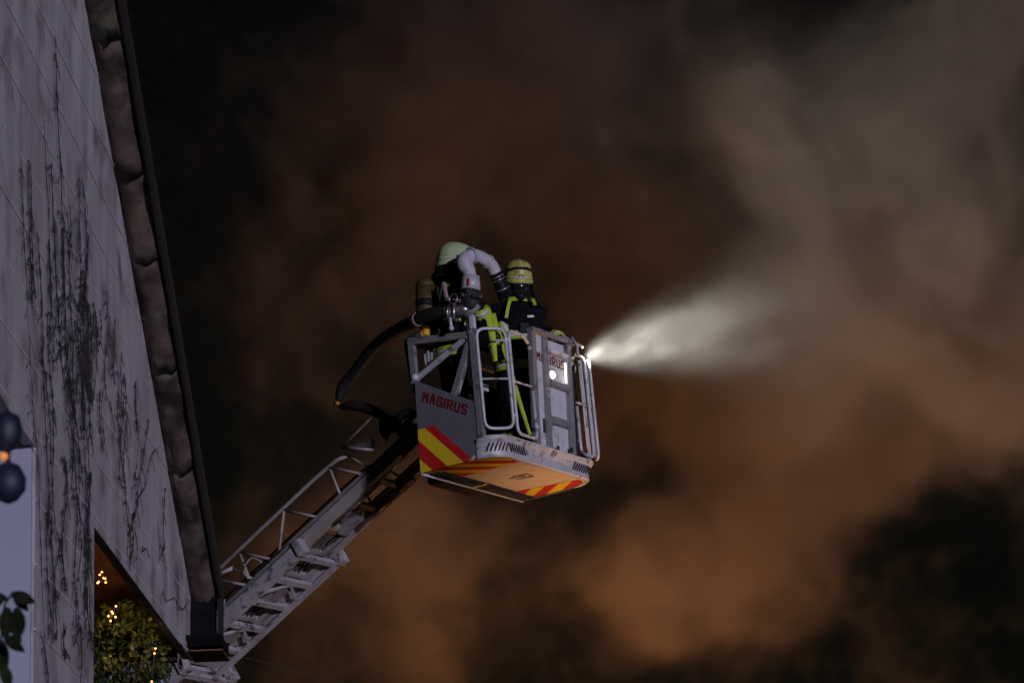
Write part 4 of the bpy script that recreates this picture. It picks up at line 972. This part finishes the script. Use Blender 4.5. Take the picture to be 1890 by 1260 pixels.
dens = math_node(nt, 'MULTIPLY_ADD', core, .36, math_node(nt, 'MULTIPLY', haze_, .3))
# clear air round the basket and the ladder
sp_ = nt.nodes.new('ShaderNodeSeparateXYZ'); nt.links.new(pos, sp_.inputs[0])
free = smooth(nt, math_node(nt, 'MULTIPLY_ADD', sp_.outputs[0], .865, math_node(nt, 'ADD', sp_.outputs[1], -31.5)), .0, 1.6)
dens = math_node(nt, 'MULTIPLY', dens, free)
cube = ng.nodes.new('GeometryNodeVolumeCube'); nt.links.new(dens, cube.inputs['Density'])
cube.inputs['Min'].default_value = (-10, 27.0, 5.5); cube.inputs['Max'].default_value = (11, 46.0, 21.0)
cube.inputs['Resolution X'].default_value = 230; cube.inputs['Resolution Y'].default_value = 110; cube.inputs['Resolution Z'].default_value = 170
sm_ = ng.nodes.new('GeometryNodeSetMaterial'); sm_.inputs['Material'].default_value = SM; nt.links.new(cube.outputs[0], sm_.inputs[0])
go_ = ng.nodes.new('NodeGroupOutput'); nt.links.new(sm_.outputs[0], go_.inputs[0])
mb = MB(); mb.box((-10, 27, 5.5), (11, 46, 21)); o = mb.build('smoke', SM); tag(o, 'brown and grey smoke billowing up behind the basket', 'smoke', kind='stuff')
md = o.modifiers.new('smoke_field', 'NODES'); md.node_group = ng
# spray and light from the lamp on the basket's front corner
BA = RIG @ Vector((.55, .56, 1.09)); BT = at(1440, 585, 29.2); bd = (BT-BA).normalized()
SP, nt, vol = vol_material('lit_water_mist', (.95, .93, .88), .25)
tc = nt.nodes.new('ShaderNodeTexCoord'); pos = tc.outputs['Object']
sep = nt.nodes.new('ShaderNodeSeparateXYZ'); nt.links.new(pos, sep.inputs[0])
rad = math_node(nt, 'SQRT', math_node(nt, 'ADD', math_node(nt, 'MULTIPLY', sep.outputs[1], sep.outputs[1]), math_node(nt, 'MULTIPLY', sep.outputs[2], sep.outputs[2])))
rel = math_node(nt, 'DIVIDE', rad, math_node(nt, 'MULTIPLY_ADD', sep.outputs[0], .46, .13))
edge = math_node(nt, 'POWER', smooth(nt, rel, 1.0, .0), 1.9)
fall = math_node(nt, 'MULTIPLY', smooth(nt, sep.outputs[0], 3.1, .5), math_node(nt, 'MULTIPLY_ADD', smooth(nt, sep.outputs[0], 0.0, .8), .88, .12))
st3 = nt.nodes.new('ShaderNodeVectorMath'); st3.operation = 'MULTIPLY'; nt.links.new(pos, st3.inputs[0]); st3.inputs[1].default_value = (.55, 1.5, 1.5)
nf = smooth(nt, noise_node(nt, st3.outputs[0], 1.9, 4, .6, .6), .30, .66)
d_ = math_node(nt, 'MULTIPLY', math_node(nt, 'MULTIPLY', edge, fall), math_node(nt, 'MULTIPLY_ADD', nf, .9, .1))
nt.links.new(math_node(nt, 'MULTIPLY', d_, .095), vol.inputs['Density'])
mb = MB(); mb.tube([(0, 0, 0), (3.15, 0, 0)], [.13, 1.58], 20); o = mb.build('water_mist', SP); tag(o, 'white lit mist fanning out from the basket front', 'mist', kind='stuff')
o.matrix_world = Matrix.Translation(BA-bd*.13) @ bd.to_track_quat('X', 'Z').to_matrix().to_4x4()
lamp('search_lamp_glow', BA+bd*.03, 4500, (.97, .95, .88), .05, 'SPOT', at(1620, 370, 31), 92, 1.0)
